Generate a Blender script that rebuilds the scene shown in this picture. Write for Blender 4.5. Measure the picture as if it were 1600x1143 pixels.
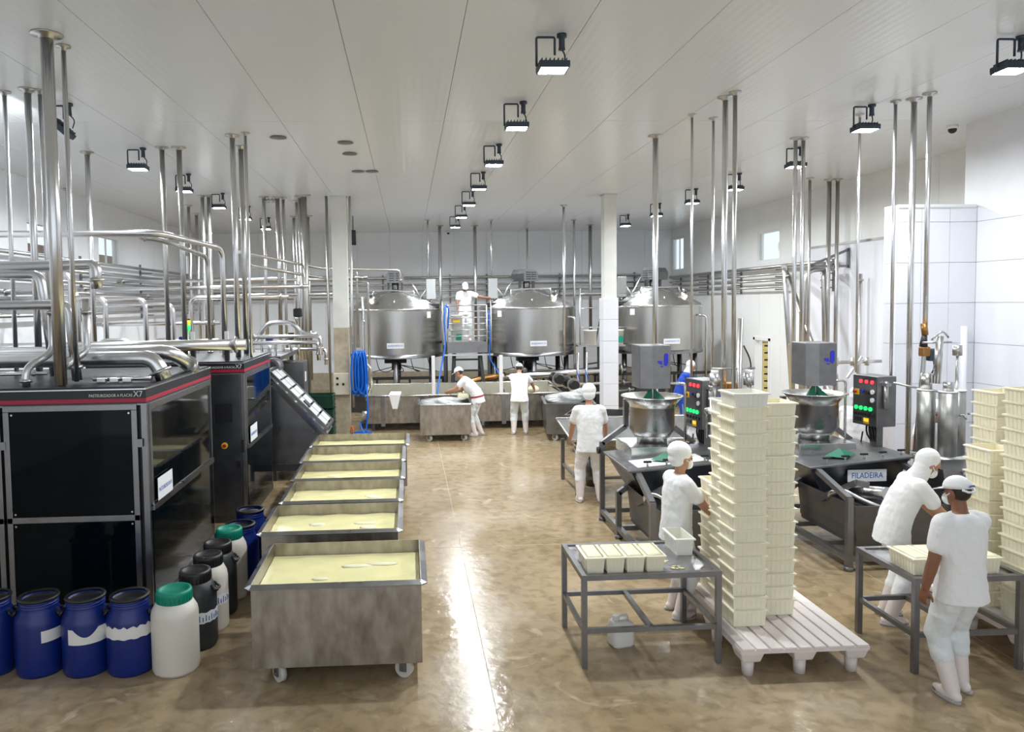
import bpy, bmesh, math, random
from mathutils import Vector, Matrix, Euler
random.seed(7)
for o in list(bpy.data.objects): bpy.data.objects.remove(o)
S = bpy.context.scene
COL = S.collection
PI = math.pi
# ------------------------------------------------------------------ camera
def make_camera():
    cam = bpy.data.cameras.new('camera'); o = bpy.data.objects.new('camera', cam); COL.objects.link(o)
    yaw, pitch, roll = .0501, -.05235, -.01413
    f = Vector((math.sin(yaw)*math.cos(pitch), math.cos(yaw)*math.cos(pitch), math.sin(pitch)))
    r = Vector((math.cos(yaw), -math.sin(yaw), 0)); u = r.cross(f)
    r2 = math.cos(roll)*r + math.sin(roll)*u; u2 = -math.sin(roll)*r + math.cos(roll)*u
    m = Matrix.Identity(4)
    for i in range(3):
        m[i][0] = r2[i]; m[i][1] = u2[i]; m[i][2] = -f[i]
    m[2][3] = 3.1
    o.matrix_world = m
    cam.sensor_width = 36; cam.sensor_fit = 'HORIZONTAL'; cam.lens = 1150/1600*36
    cam.shift_x = (800-696.1)/1600; cam.shift_y = (533.8-571.5)/1600
    cam.clip_start = .1; cam.clip_end = 200
    S.camera = o
make_camera()
# ------------------------------------------------------------------ world (sky through windows; wall behind camera left out to let in fill)
W = bpy.data.worlds.new('world'); S.world = W; W.use_nodes = True
bg = W.node_tree.nodes['Background']; bg.inputs[0].default_value = (.86, .93, 1, 1); bg.inputs[1].default_value = .9
S.view_settings.view_transform = 'Standard'; S.view_settings.look = 'None'; S.view_settings.gamma = 1
S.view_settings.use_curve_mapping = False
S.view_settings.exposure = 0.66
LAMP_STRENGTH = 470.0
# ------------------------------------------------------------------ materials
MATS = {}
def mat(name, col=(.8,.8,.8), rough=.5, metal=0, spec=.5, noise=0, nscale=8, bump=0, bscale=30, stretch=(1,1,1), trans=0, emit=0, coat=0, rvar=0, alpha=1, sss=0, dark=None):
    if name in MATS: return MATS[name]
    m = bpy.data.materials.new(name); m.use_nodes = True; nt = m.node_tree; n = nt.nodes; L = nt.links
    b = n['Principled BSDF']
    b.inputs['Base Color'].default_value = (*col, 1); b.inputs['Roughness'].default_value = rough; b.inputs['Metallic'].default_value = metal
    b.inputs['Specular IOR Level'].default_value = spec
    if trans: b.inputs['Transmission Weight'].default_value = trans
    if coat: b.inputs['Coat Weight'].default_value = coat; b.inputs['Coat Roughness'].default_value = .08
    if alpha < 1: b.inputs['Alpha'].default_value = alpha
    if sss:
        b.inputs['Subsurface Weight'].default_value = sss; b.inputs['Subsurface Radius'].default_value = (.02,.015,.01)
    if emit: b.inputs['Emission Color'].default_value = (*col, 1); b.inputs['Emission Strength'].default_value = emit
    if noise or bump or rvar:
        tc = n.new('ShaderNodeTexCoord'); mp = n.new('ShaderNodeMapping'); mp.inputs['Scale'].default_value = stretch
        L.new(tc.outputs['Object'], mp.inputs['Vector'])
        nz = n.new('ShaderNodeTexNoise'); nz.inputs['Scale'].default_value = nscale; nz.inputs['Detail'].default_value = 6
        L.new(mp.outputs[0], nz.inputs['Vector'])
        if noise:
            cr = n.new('ShaderNodeValToRGB'); cr.color_ramp.elements[0].position = .3; cr.color_ramp.elements[1].position = .7
            d = dark if dark else tuple(c*(1-noise) for c in col)
            cr.color_ramp.elements[0].color = (*d, 1); cr.color_ramp.elements[1].color = (*col, 1)
            L.new(nz.outputs['Fac'], cr.inputs[0]); L.new(cr.outputs[0], b.inputs['Base Color'])
        if rvar:
            mr = n.new('ShaderNodeMapRange'); mr.inputs['From Min'].default_value = .3; mr.inputs['From Max'].default_value = .7
            mr.inputs['To Min'].default_value = max(.02, rough-rvar); mr.inputs['To Max'].default_value = rough+rvar
            L.new(nz.outputs['Fac'], mr.inputs['Value']); L.new(mr.outputs[0], b.inputs['Roughness'])
        if bump:
            n2 = n.new('ShaderNodeTexNoise'); n2.inputs['Scale'].default_value = bscale; n2.inputs['Detail'].default_value = 3
            L.new(mp.outputs[0], n2.inputs['Vector'])
            bp = n.new('ShaderNodeBump'); bp.inputs['Strength'].default_value = bump; bp.inputs['Distance'].default_value = .016
            L.new(n2.outputs['Fac'], bp.inputs['Height']); L.new(bp.outputs[0], b.inputs['Normal'])
    MATS[name] = m
    return m
mat('steel', (.62,.62,.61), .24, 1, rvar=.06, nscale=6)
mat('pipe_steel', (.70,.70,.71), .27, 1)
mat('pipe_dull', (.58,.57,.555), .30, 1, noise=.2, nscale=4)
mat('tank_steel', (.50,.49,.465), .24, 1, noise=.04, nscale=4, stretch=(4,4,.1))
def brush(m):
    nt=m.node_tree; b=nt.nodes['Principled BSDF']; b.inputs['Anisotropic'].default_value=.8; g=nt.nodes.new('ShaderNodeTangent'); g.direction_type='RADIAL'; g.axis='Z'; nt.links.new(g.outputs[0],b.inputs['Tangent'])
brush(MATS['tank_steel'])
mat('cart_steel', (.46,.42,.375), .38, 1, noise=.42, nscale=5, stretch=(2,2,.9), rvar=.1, bump=.04, bscale=18)
mat('machine_steel', (.30,.30,.31), .32, 1, noise=.15, nscale=5, rvar=.06)
mat('dark_steel', (.13,.135,.15), .32, .85, noise=.2, nscale=4, rvar=.05)
mat('slat_grey', (.62,.64,.64), .4)
mat('galvanised', (.44,.44,.42), .42, 1, noise=.25, nscale=10)
mat('tub_steel', (.17,.17,.18), .4, .9, noise=.2, nscale=5)
mat('frame_steel', (.26,.26,.27), .42, .9, noise=.2, nscale=7)
mat('table_steel', (.50,.50,.52), .32, .95, noise=.35, nscale=6, rvar=.1)
mat('black_glass', (.0015,.004,.006), .05, 0, spec=.14)
mat('black_band', (.012,.014,.02), .35)
mat('black_plastic', (.012,.012,.014), .4)
mat('black_iron', (.018,.018,.02), .5)
mat('red', (.42,.015,.05), .4)
mat('white_paint', (.83,.84,.84), .45, noise=.06, nscale=3)
mat('white_plastic', (.80,.79,.77), .38)
mat('natural_plastic', (.74,.70,.63), .38, noise=.05, nscale=3, sss=.2)
mat('pallet_plastic', (.80,.72,.69), .42, noise=.07, nscale=6)
mat('mould_plastic', (.93,.875,.68), .36, noise=.05, nscale=9, sss=.15)
mat('mould_plastic_white', (.86,.85,.77), .36, sss=.15)
mat('curd', (.86,.84,.58), .45, noise=.08, nscale=12, bump=.15, bscale=40)
mat('milk', (.93,.87,.44), .22, noise=.10, nscale=5, coat=.3, bump=.03, bscale=6)
mat('blue_plastic', (.004,.022,.19), .34, noise=.2, nscale=3)
mat('hose_blue', (.0,.13,.62), .35)
mat('hose_orange', (.8,.2,.03), .4)
mat('green_lid', (.0,.24,.155), .38)
mat('green_crate', (.004,.045,.028), .45)
mat('green_sheet', (.01,.16,.09), .5)
mat('grey_drum', (.035,.04,.045), .42, noise=.15, nscale=5)
mat('column_paint', (.76,.77,.73), .55, noise=.07, nscale=5, bump=.06, bscale=14)
mat('column_worn', (.50,.43,.32), .7, noise=.25, nscale=9, bump=.1, bscale=20)
mat('wall_panel', (.89,.91,.945), .33, noise=.035, nscale=1.2, stretch=(1,1,.2))
mat('wall_panel_right', (.85,.86,.85), .36, noise=.06, nscale=1.4, stretch=(1,1,.2))
mat('wall_seam', (.42,.43,.43), .6)
mat('tile', (.78,.79,.84), .28, noise=.03, nscale=2)
mat('plaster', (.78,.78,.80), .6, noise=.05, nscale=4)
mat('beige_box', (.58,.54,.44), .5)
mat('cotton', (.88,.88,.88), .85, bump=.9, bscale=7, stretch=(1.4,1.4,.5))
mat('cotton_grey', (.74,.77,.78), .85, bump=1, bscale=8, stretch=(1.6,1.6,.5))
mat('net_white', (.90,.90,.90), .8, bump=.3, bscale=16, stretch=(1,1,3))
mat('boot_white', (.78,.70,.67), .4)
mat('boot_sole', (.40,.38,.37), .6)
mat('cloth_blue', (.012,.06,.42), .8, bump=.3, bscale=9)
mat('apron_blue', (.18,.36,.62), .4)
mat('skin', (.50,.26,.16), .5, noise=.12, nscale=6, sss=.1)
mat('skin_dark', (.27,.115,.062), .5, noise=.12, nscale=6, sss=.1)
mat('hair', (.02,.015,.012), .6)
mat('belt_red', (.4,.03,.05), .5)
mat('clear_bag', (.88,.90,.88), .18, bump=.6, bscale=14, alpha=.4)
mat('rubber_grey', (.30,.29,.28), .6)
mat('caster', (.55,.53,.48), .5)
mat('paper', (.82,.84,.88), .6)
mat('ink', (.03,.04,.12), .6)
mat('ink_blue', (.05,.13,.42), .6)
mat('logo_blue', (.02,.03,.55), .5)
mat('led_red', (1,.02,.03), emit=2.2)
mat('led_green', (.01,.9,.12), emit=1.6)
mat('glow_orange', (1,.35,.02), emit=1.2)
mat('sight_glow', (1,.62,.25), emit=14)
mat('lamp_face', (.93,.97,1), emit=LAMP_STRENGTH)
mat('lamp_fill', (1,.97,.9), emit=25)
mat('lamp_body', (.04,.055,.075), .45, .3)
mat('yellow', (.8,.55,.02), .45)
mat('yellow_crate', (.72,.58,.24), .5)
mat('brass', (.42,.22,.08), .35, 1)
mat('vat_inner_lit', (.62,.60,.50), .35, .6, noise=.12, nscale=4)
mat('wood_outside', (.30,.20,.14), .8, noise=.5, nscale=4)
mat('foliage_outside', (.42,.62,.28), .8, noise=.5, nscale=5, dark=(.75,.8,.72))
mat('glass_pane', (.9,.95,.95), .02, trans=1.0, spec=.3)
# ------------------------------------------------------------------ mesh helpers
class MB:
    def __init__(s): s.v=[]; s.f=[]; s.sm=[]; s.st=[]
    def add(s, vs, fs, smooth=False):
        o=len(s.v); s.st.append((o,len(s.f))); s.v+=[tuple(v) for v in vs]; s.f+=[tuple(i+o for i in f) for f in fs]; s.sm+=[smooth]*len(fs); return s
    def box(s, x0,x1,y0,y1,z0,z1, M=None):
        vs=[Vector((x,y,z)) for z in (z0,z1) for y in (y0,y1) for x in (x0,x1)]
        if M: vs=[M@v for v in vs]
        return s.add(vs,[(0,2,3,1),(4,5,7,6),(0,1,5,4),(2,6,7,3),(0,4,6,2),(1,3,7,5)])
    def hexa(s, lo, hi):   # two quads (ccw seen from above), lower and upper
        return s.add(list(lo)+list(hi),[(3,2,1,0),(4,5,6,7)]+[(i,(i+1)%4,4+(i+1)%4,4+i) for i in range(4)])
    def bar(s, p0,p1,w,h=None,up=(0,0,1)):
        h=h or w; p0=Vector(p0); p1=Vector(p1); d=(p1-p0).normalized(); up=Vector(up)
        if abs(d.dot(up))>.98: up=Vector((0,1,0))
        r=d.cross(up).normalized(); u=r.cross(d)
        q=[(-1,-1),(1,-1),(1,1),(-1,1)]
        vs=[p+r*a*w/2+u*b*h/2 for p in (p0,p1) for a,b in q]
        return s.add(vs,[(0,1,2,3),(7,6,5,4)]+[(i,4+i,4+(i+1)%4,(i+1)%4) for i in range(4)])
    def ring_loft(s, rings, cap=True, smooth=True):
        n=len(rings[0]); vs=[v for r in rings for v in r]; fs=[]
        for k in range(len(rings)-1):
            for i in range(n):
                j=(i+1)%n; fs.append((k*n+i,k*n+j,(k+1)*n+j,(k+1)*n+i))
        o=len(s.v); s.add(vs,fs,smooth)
        if cap:
            s.f.append(tuple(o+i for i in reversed(range(n)))); s.f.append(tuple(o+(len(rings)-1)*n+i for i in range(n))); s.sm+=[False,False]
        return s
    def lathe(s, prof, c=(0,0,0), n=24, M=None, cap=True):
        rings=[]
        for r,z in prof:
            ring=[Vector((c[0]+max(r,1e-4)*math.cos(2*PI*i/n), c[1]+max(r,1e-4)*math.sin(2*PI*i/n), c[2]+z)) for i in range(n)]
            if M: ring=[M@v for v in ring]
            rings.append(ring)
        return s.ring_loft(rings,cap)
    def cyl(s, p0,p1,r0,r1=None,n=14,cap=True):
        r1=r0 if r1 is None else r1
        return s.tube([p0,p1],[r0,r1],n,cap)
    def tube(s, pts, r, n=10, cap=True):
        pts=[Vector(p) for p in pts]; rs=r if isinstance(r,(list,tuple)) else [r]*len(pts)
        rings=[]; prev=None
        for i,p in enumerate(pts):
            a=pts[max(i-1,0)]; b=pts[min(i+1,len(pts)-1)]; d=(b-a).normalized()
            if prev is None:
                up=Vector((0,0,1)) if abs(d.z)<.9 else Vector((1,0,0))
                u=(up-d*up.dot(d)).normalized()
            else:
                u=(prev-d*prev.dot(d))
                u=u.normalized() if u.length>1e-6 else Vector((1,0,0))
            prev=u; w=d.cross(u)
            rings.append([p+(u*math.cos(2*PI*k/n)+w*math.sin(2*PI*k/n))*rs[i] for k in range(n)])
        return s.ring_loft(rings,cap)
    def sphere(s, c, r, n=14, m=8, M=None):
        rx,ry,rz = r if isinstance(r,(tuple,list)) else (r,r,r)
        rings=[]
        for k in range(m+1):
            t=-PI/2+PI*k/m
            ring=[Vector((max(math.cos(t),.01)*rx*math.cos(2*PI*i/n), max(math.cos(t),.01)*ry*math.sin(2*PI*i/n), rz*math.sin(t))) for i in range(n)]
            if M: ring=[M@v for v in ring]
            rings.append([v+Vector(c) for v in ring])
        return s.ring_loft(rings)
    def prism(s, poly, axis, a, b):    # poly in the two other axes, extruded along axis
        def P(u,v,w):
            return {'x':(w,u,v),'y':(u,w,v),'z':(u,v,w)}[axis]
        n=len(poly); vs=[P(u,v,a) for u,v in poly]+[P(u,v,b) for u,v in poly]
        fs=[tuple(range(n)),tuple(reversed(range(n,2*n)))]+[(i,n+i,n+(i+1)%n,(i+1)%n) for i in range(n)]
        return s.add(vs,fs)
    def mesh(s, name):
        me=bpy.data.meshes.new(name); me.from_pydata([tuple(v) for v in s.v],[],s.f)
        me.polygons.foreach_set('use_smooth', s.sm)
        bm=bmesh.new(); bm.from_mesh(me); bmesh.ops.recalc_face_normals(bm, faces=bm.faces); bm.to_mesh(me); bm.free()
        return me
    def each(s, name, m, parent, bevel=0):
        e=s.st+[(len(s.v),len(s.f))]
        for (v0,f0),(v1,f1) in zip(e[:-1],e[1:]):
            q=MB(); q.v=s.v[v0:v1]; q.f=[tuple(i-v0 for i in f) for f in s.f[f0:f1]]; q.sm=s.sm[f0:f1]; q.build(name,m,parent,bevel=bevel)
    def build(s, name, m, parent=None, loc=None, bevel=0):
        o=bpy.data.objects.new(name, s.mesh(name)); COL.objects.link(o)
        o.data.materials.append(MATS[m] if isinstance(m,str) else m)
        if parent: o.parent=parent
        if loc: o.location=loc
        if bevel:
            b=o.modifiers.new('bevel','BEVEL'); b.width=bevel; b.segments=2; b.limit_method='ANGLE'; b.angle_limit=.7
        return o
def fillet(pts, r, k=5):
    pts=[Vector(p) for p in pts]; out=[pts[0]]
    for i in range(1,len(pts)-1):
        a,b,c=pts[i-1],pts[i],pts[i+1]; d1=(a-b); d2=(c-b); q=min(r,d1.length*.48,d2.length*.48)
        s=b+d1.normalized()*q; e=b+d2.normalized()*q
        for j in range(k+1):
            t=j/k; out.append(s*(1-t)**2+b*2*t*(1-t)+e*t*t)
    out.append(pts[-1]); return out
def thing(name, label, cat, loc=(0,0,0), rz=0, group=None):
    o=bpy.data.objects.new(name,None); COL.objects.link(o); o.location=loc; o.rotation_euler=(0,0,rz); o.empty_display_size=.1
    o['label']=label; o['category']=cat
    if group: o['group']=group
    return o
def tag(o, label, cat, group=None):
    o['label']=label; o['category']=cat
    if group: o['group']=group
    return o
def struct(o): o['kind']='structure'; return o
def dup(root, loc, rz, label):
    r=root.copy(); COL.objects.link(r); r.location=loc; r.rotation_euler=(0,0,rz); r['label']=label
    for ch in list(root.children):
        c=ch.copy(); COL.objects.link(c); c.parent=r
        for g in list(ch.children):
            d=g.copy(); COL.objects.link(d); d.parent=c
    return r
def text(body, size, name, m, parent, M, width=None, depth=.001):
    cu=bpy.data.curves.new('t','FONT'); cu.body=body; cu.size=size; cu.align_x='CENTER'; cu.align_y='CENTER'; cu.resolution_u=2; cu.extrude=depth
    t=bpy.data.objects.new('t',cu); COL.objects.link(t)
    dg=bpy.context.evaluated_depsgraph_get(); me=bpy.data.meshes.new_from_object(t.evaluated_get(dg)); bpy.data.objects.remove(t)
    if width and len(me.vertices):
        xs=[v.co.x for v in me.vertices]; k=width/(max(xs)-min(xs))
        for v in me.vertices: v.co.x*=k
    me.transform(M); me.materials.clear(); me.materials.append(MATS[m])
    o=bpy.data.objects.new(name,me); COL.objects.link(o); o.parent=parent; return o
def face_front(x,y,z): return Matrix.Translation((x,y,z))@Matrix.Rotation(PI/2,4,'X')          # text facing -Y
def face_right(x,y,z): return Matrix.Translation((x,y,z))@Matrix.Rotation(PI/2,4,'Z')@Matrix.Rotation(PI/2,4,'X')   # facing +X
ORD=['first','second','third','fourth','fifth','sixth','seventh','eighth','ninth','tenth','eleventh','twelfth','thirteenth','fourteenth','fifteenth','sixteenth','seventeenth','eighteenth','nineteenth','twentieth']
# ------------------------------------------------------------------ the setting
XL, XR, YB, ZC, YF = -7.53, 9.8, 27.0, 5.7, -3.5
XN = 8.5           # near right wall
def floor_material():
    m=bpy.data.materials.new('wet_floor'); m.use_nodes=True; nt=m.node_tree; n=nt.nodes; L=nt.links; b=n['Principled BSDF']
    tc=n.new('ShaderNodeTexCoord')
    def noise(scale, detail=6, dist=0):
        z=n.new('ShaderNodeTexNoise'); z.inputs['Scale'].default_value=scale; z.inputs['Detail'].default_value=detail; z.inputs['Distortion'].default_value=dist
        L.new(tc.outputs['Object'], z.inputs['Vector']); return z
    def ramp(src, els):
        r=n.new('ShaderNodeValToRGB'); e=r.color_ramp.elements
        e[0].position, e[0].color = els[0][0], (*els[0][1],1); e[1].position, e[1].color = els[1][0], (*els[1][1],1)
        for p,c in els[2:]:
            x=e.new(p); x.color=(*c,1)
        L.new(src.outputs['Fac'], r.inputs[0]); return r
    big=ramp(noise(.55,5,.6), [(.33,(.31,.225,.12)),(.60,(.41,.315,.195)),(.74,(.47,.39,.28))])
    fine=ramp(noise(7,8,.4), [(.36,(.62,.60,.57)),(.56,(1,1,1))])
    mx=n.new('ShaderNodeMix'); mx.data_type='RGBA'; mx.blend_type='MULTIPLY'; mx.inputs[0].default_value=.68
    L.new(big.outputs[0], mx.inputs[6]); L.new(fine.outputs[0], mx.inputs[7])
    sp=ramp(noise(2.3,9,1.2), [(.63,(0,0,0)),(.70,(1,1,1))])
    m2=n.new('ShaderNodeMix'); m2.data_type='RGBA'; L.new(sp.outputs[0], m2.inputs[0]); L.new(mx.outputs[2], m2.inputs[6]); m2.inputs[7].default_value=(.50,.40,.27,1)
    L.new(m2.outputs[2], b.inputs['Base Color'])
    mr=n.new('ShaderNodeMapRange'); mr.inputs['From Min'].default_value=.35; mr.inputs['From Max'].default_value=.66; mr.inputs['To Min'].default_value=.07; mr.inputs['To Max'].default_value=.32
    L.new(noise(.8,6,.5).outputs['Fac'], mr.inputs['Value']); L.new(mr.outputs[0], b.inputs['Roughness'])
    b.inputs['Specular IOR Level'].default_value=.30
    b.inputs['Coat Weight'].default_value=.08; b.inputs['Coat Roughness'].default_value=.12
    bp=n.new('ShaderNodeBump'); bp.inputs['Strength'].default_value=.26; bp.inputs['Distance'].default_value=.012
    L.new(noise(9,8,.3).outputs['Fac'], bp.inputs['Height']); L.new(bp.outputs[0], b.inputs['Normal'])
    return m
def ceiling_material():
    m=bpy.data.materials.new('ceiling_panel'); m.use_nodes=True; nt=m.node_tree; n=nt.nodes; L=nt.links; b=n['Principled BSDF']
    b.inputs['Base Color'].default_value=(.78,.81,.84,1); b.inputs['Roughness'].default_value=.24; b.inputs['Specular IOR Level'].default_value=.5
    tc=n.new('ShaderNodeTexCoord'); w=n.new('ShaderNodeTexWave'); w.bands_direction='X'; w.inputs['Scale'].default_value=3.2; w.inputs['Distortion'].default_value=.4; w.inputs['Detail'].default_value=1
    L.new(tc.outputs['Object'], w.inputs['Vector'])
    z=n.new('ShaderNodeTexNoise'); z.inputs['Scale'].default_value=.7; L.new(tc.outputs['Object'], z.inputs['Vector'])
    ad=n.new('ShaderNodeMath'); ad.operation='MULTIPLY_ADD'; ad.inputs[1].default_value=6; L.new(z.outputs['Fac'], ad.inputs[0]); L.new(w.outputs['Fac'], ad.inputs[2])
    bp=n.new('ShaderNodeBump'); bp.inputs['Strength'].default_value=.09; bp.inputs['Distance'].default_value=.01
    L.new(ad.outputs[0], bp.inputs['Height']); L.new(bp.outputs[0], b.inputs['Normal'])
    MATS['ceiling_panel']=m
ceiling_material(); MATS['wet_floor']=floor_material()
fl=struct(MB().box(XL-.2,XR+.2,YF,YB+.2,-.2,0).build('floor','wet_floor'))
# floor joints: thin saw-cut lines
for k,y in enumerate((9.2,13.6,18.0,22.4)): MB().box(XL,XR,y-.004,y+.004,-.002,.0008).build('floor_joint','column_worn',fl)
for k,x in enumerate((-4.2,.62,5.1)): MB().box(x-.004,x+.004,YF,YB,-.002,.0008).build('floor_joint','column_worn',fl)
# ceiling of long insulated panels
ce=struct(MB().box(XL-.2,XR+.2,YF,YB+.2,ZC+.03,ZC+.25).build('ceiling','wall_seam'))
NW=15; pw=(XR-XL)/NW
for ys,ye in ((YF,10.66),(10.668,21.3),(21.308,YB)):
    me=None
    for i in range(NW):
        x0=XL+i*pw
        o=MB().box(.003,pw-.003,0,ye-ys,0,.05).build('ceiling_panel','ceiling_panel',ce,(x0,ys,ZC)) if me is None else bpy.data.objects.new('ceiling_panel',me)
        if me is None: me=o.data
        else: COL.objects.link(o); o.parent=ce; o.location=(x0,ys,ZC)
def panel_wall(name, m, along, fixed, a, b, z0, z1, thick, holes=(), w=1.15, lab=None, inward=1):
    """wall of vertical panels; holes are (a0,a1,z0,z1) openings"""
    root=thing(name,lab or '', 'wall'); del root['label']; del root['category']; root['kind']='structure'
    n=max(1,round((b-a)/w)); pw=(b-a)/n
    cuts=sorted(set([a+i*pw for i in range(n+1)]+[h for H in holes for h in H[:2]]))
    for c0,c1 in zip(cuts[:-1],cuts[1:]):
        mid=(c0+c1)/2; spans=[(z0,z1)]
        for h in holes:
            if h[0]-1e-6<=mid<=h[1]+1e-6:
                spans=[q for s0,s1 in spans for q in ((s0,min(s1,h[2])),(max(s0,h[3]),s1)) if q[1]-q[0]>.01]
        seamL = .003 if any(abs(c0-(a+i*pw))<1e-6 for i in range(n+1)) else 0
        seamR = .003 if any(abs(c1-(a+i*pw))<1e-6 for i in range(n+1)) else 0
        for s0,s1 in spans:
            q=MB()
            if along=='y': q.box(min(fixed,fixed+thick),max(fixed,fixed+thick),c0+seamL,c1-seamR,s0,s1)
            else: q.box(c0+seamL,c1-seamR,min(fixed,fixed+thick),max(fixed,fixed+thick),s0,s1)
            q.build('wall_panel',m,root)
    q=MB()
    # backing strips behind the joints
    for i in range(1,n):
        c=a+i*pw
        if any(h[0]-.02<c<h[1]+.02 for h in holes): continue
        t0,t1=sorted((fixed+thick*.25,fixed+thick*.9))
        if along=='y': q.box(t0,t1,c-.004,c+.004,z0,z1)
        else: q.box(c-.004,c+.004,t0,t1,z0,z1)
    if q.v: q.build('panel_joint','wall_seam',root)
    return root
WL=[(15.1,16.6,4.2,4.88),(18.5,19.75,4.15,4.91),(25.4,26.3,4.1,4.92)]
panel_wall('wall_left','wall_panel','y',XL,YF,YB,0,ZC+.03,-.18,WL)
panel_wall('wall_back','wall_panel','x',YB,XL-.18,XR+.18,0,ZC+.03,.18)
WR=[(19.03,20.24,4.12,4.95),(25.8,26.95,4.17,5.36),(19.55,20.35,0,1.96)]
panel_wall('wall_right','wall_panel_right','y',XR,10.9,YB,0,ZC+.03,.18,WR)
# dado line on the right wall, lower skin a little proud
tr=struct(MB().box(XR-.03,XR,10.9,17.56,4.29,4.34).build('trim_1','pipe_dull'))
struct(MB().box(XR-.012,XR,10.9,17.56,0,4.29).build('trim_2','tile'))
struct(MB().box(XL,XR,YB-.03,YB,0,.62).build('baseboard_back','column_worn'))
# near right wall: plastered above, tiled below, with the tiled partition stub
wn=struct(MB().box(XN,XN+.2,YF,10.8,4.42,ZC+.03).box(XN,XR+.18,10.8,10.9,4.42,ZC+.03).build('wall_near_right','plaster'))
wt=struct(MB().box(XN-.02,XN+.2,YF,10.6,0,4.40).build('wall_tiled','wall_seam'))
ty,tz=1.05,.6
y=10.6
while y>YF:
    y0=max(y-ty,YF)
    for k in range(8):
        z0=k*tz; z1=min(z0+tz,4.42)
        if z1-z0<.05: continue
        MB().box(XN-.035,XN-.02,y0+.003,y-.003,z0+.003,z1-.003).build('tile','tile',wt)
    y-=ty
ws=struct(MB().box(7.26,XR+.1,10.62,10.9,0,4.40).build('wall_partition','wall_seam'))
for x0,x1 in ((7.25,7.62),(7.62,8.05),(8.05,8.465)):
    for k in range(8):
        z0=k*tz; z1=min(z0+tz,4.42)
        MB().box(x0+.003,x1-.003,10.6,10.62,z0+.003,z1-.003).build('tile','tile',ws)
for k in range(8):
    z0=k*tz; z1=min(z0+tz,4.42)
    MB().box(7.24,7.26,10.603,10.897,z0+.003,z1-.003).build('tile','tile',ws)
MB().box(7.24,8.46,10.58,10.92,4.40,4.46).build('coping','plaster',ws,bevel=.02)
MB().cyl((8.28,10.57,.02),(8.28,10.57,2.65),.045).build('corner_pipe','tile',ws)
# windows
def window(name, xin, xout, y0,y1,z0,z1, outside, bars):
    w=thing(name,'','window'); del w['label']; del w['category']; w['kind']='structure'
    q=MB(); t=.05; xa,xb=sorted((xin,xout))
    for (a,b,c,d) in ((y0,y1,z0,z0+t),(y0,y1,z1-t,z1),(y0,y0+t,z0+t,z1-t),(y1-t,y1,z0+t,z1-t)): q.box(xa+.02,xb-.02,a,b,c,d)
    q.build('window_frame','white_paint',w)
    xm=(xin+xout)/2
    if bars: 
        for i in range(1,bars): 
            yy=y0+(y1-y0)*i/bars; MB().box(xm-.02,xm+.02,yy-.02,yy+.02,z0+t,z1-t).build('mullion','white_paint',w)
    MB().box(xm-.004,xm+.004,y0+t,y1-t,z0+t,z1-t).build('pane','glass_pane',w)
    xo=xout+(1.2 if xout>xin else -1.2)
    return w
window('window_1',XL,XL-.18,*WL[0],'wood',3); window('window_2',XL,XL-.18,*WL[1],'wood',2); window('window_3',XL,XL-.18,*WL[2],'wood',2)
window('window_4',XR,XR+.18,*WR[0],'leaf',0); window('window_5',XR,XR+.18,*WR[1],'dark',2)
# what stands outside the windows
tag(MB().box(XL-2.2,XL-2.1,12,30,2.2,4.78).build('timber_fence','wood_outside'),'brown timber boarding outside the left wall windows','fence')
tr_=thing('tree','leafy green tree outside the right wall window','tree',(13.5,21.2,0))
MB().tube([(0,0,0),(.1,0,2),(0,.1,4)],[.2,.15,.1]).build('trunk','wood_outside',tr_)
q=MB()
for i in range(40):
    q.sphere((random.uniform(-1.4,1.4),random.uniform(-2,2),random.uniform(3.4,6)),random.uniform(.3,.6),8,5)
q.build('foliage','foliage_outside',tr_)
# store room beyond the doorway in the right wall
st=struct(MB().box(XR+1.5,XR+1.6,18.5,21.5,0,2.4).box(XR+.18,XR+1.6,18.4,18.5,0,2.4).box(XR+.18,XR+1.6,21.5,21.6,0,2.4).box(XR+.18,XR+1.6,18.4,21.6,2.4,2.5).build('wall_store','wall_panel_right'))
MB().box(XR-.02,XR+.2,20.33,20.43,0,2.02).box(XR-.02,XR+.2,19.47,19.56,0,2.02).box(XR-.02,XR+.2,19.47,20.43,1.95,2.04).build('door_frame','white_paint',st)
for k in range(9):
    c=thing('storage_crate','yellow plastic crate in the doorway, %s from the floor'%ORD[k],'crate',(XR+.62,20.95,.0+k*.203),0,'yellow crates in the doorway')
    MB().box(-.3,.3,-.3,.3,0,.2).build('body','yellow_crate',c,bevel=.01)
    MB().box(-.2,-.1,-.305,-.3,.1,.15).build('handle_slot','black_plastic',c)
t=thing('fill_lamp','unseen lamp added to light the store room doorway','lamp',(XR+.8,19.8,2.4)); MB().box(-.3,.3,-.08,.08,-.05,0).build('housing','white_plastic',t); MB().add([(-.28,-.06,-.051),(-.28,.06,-.051),(.28,.06,-.051),(.28,-.06,-.051)],[(0,1,2,3)]).build('tube','lamp_fill',t)  # unseen lamp, added to brighten the crates and the dark store room
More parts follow.
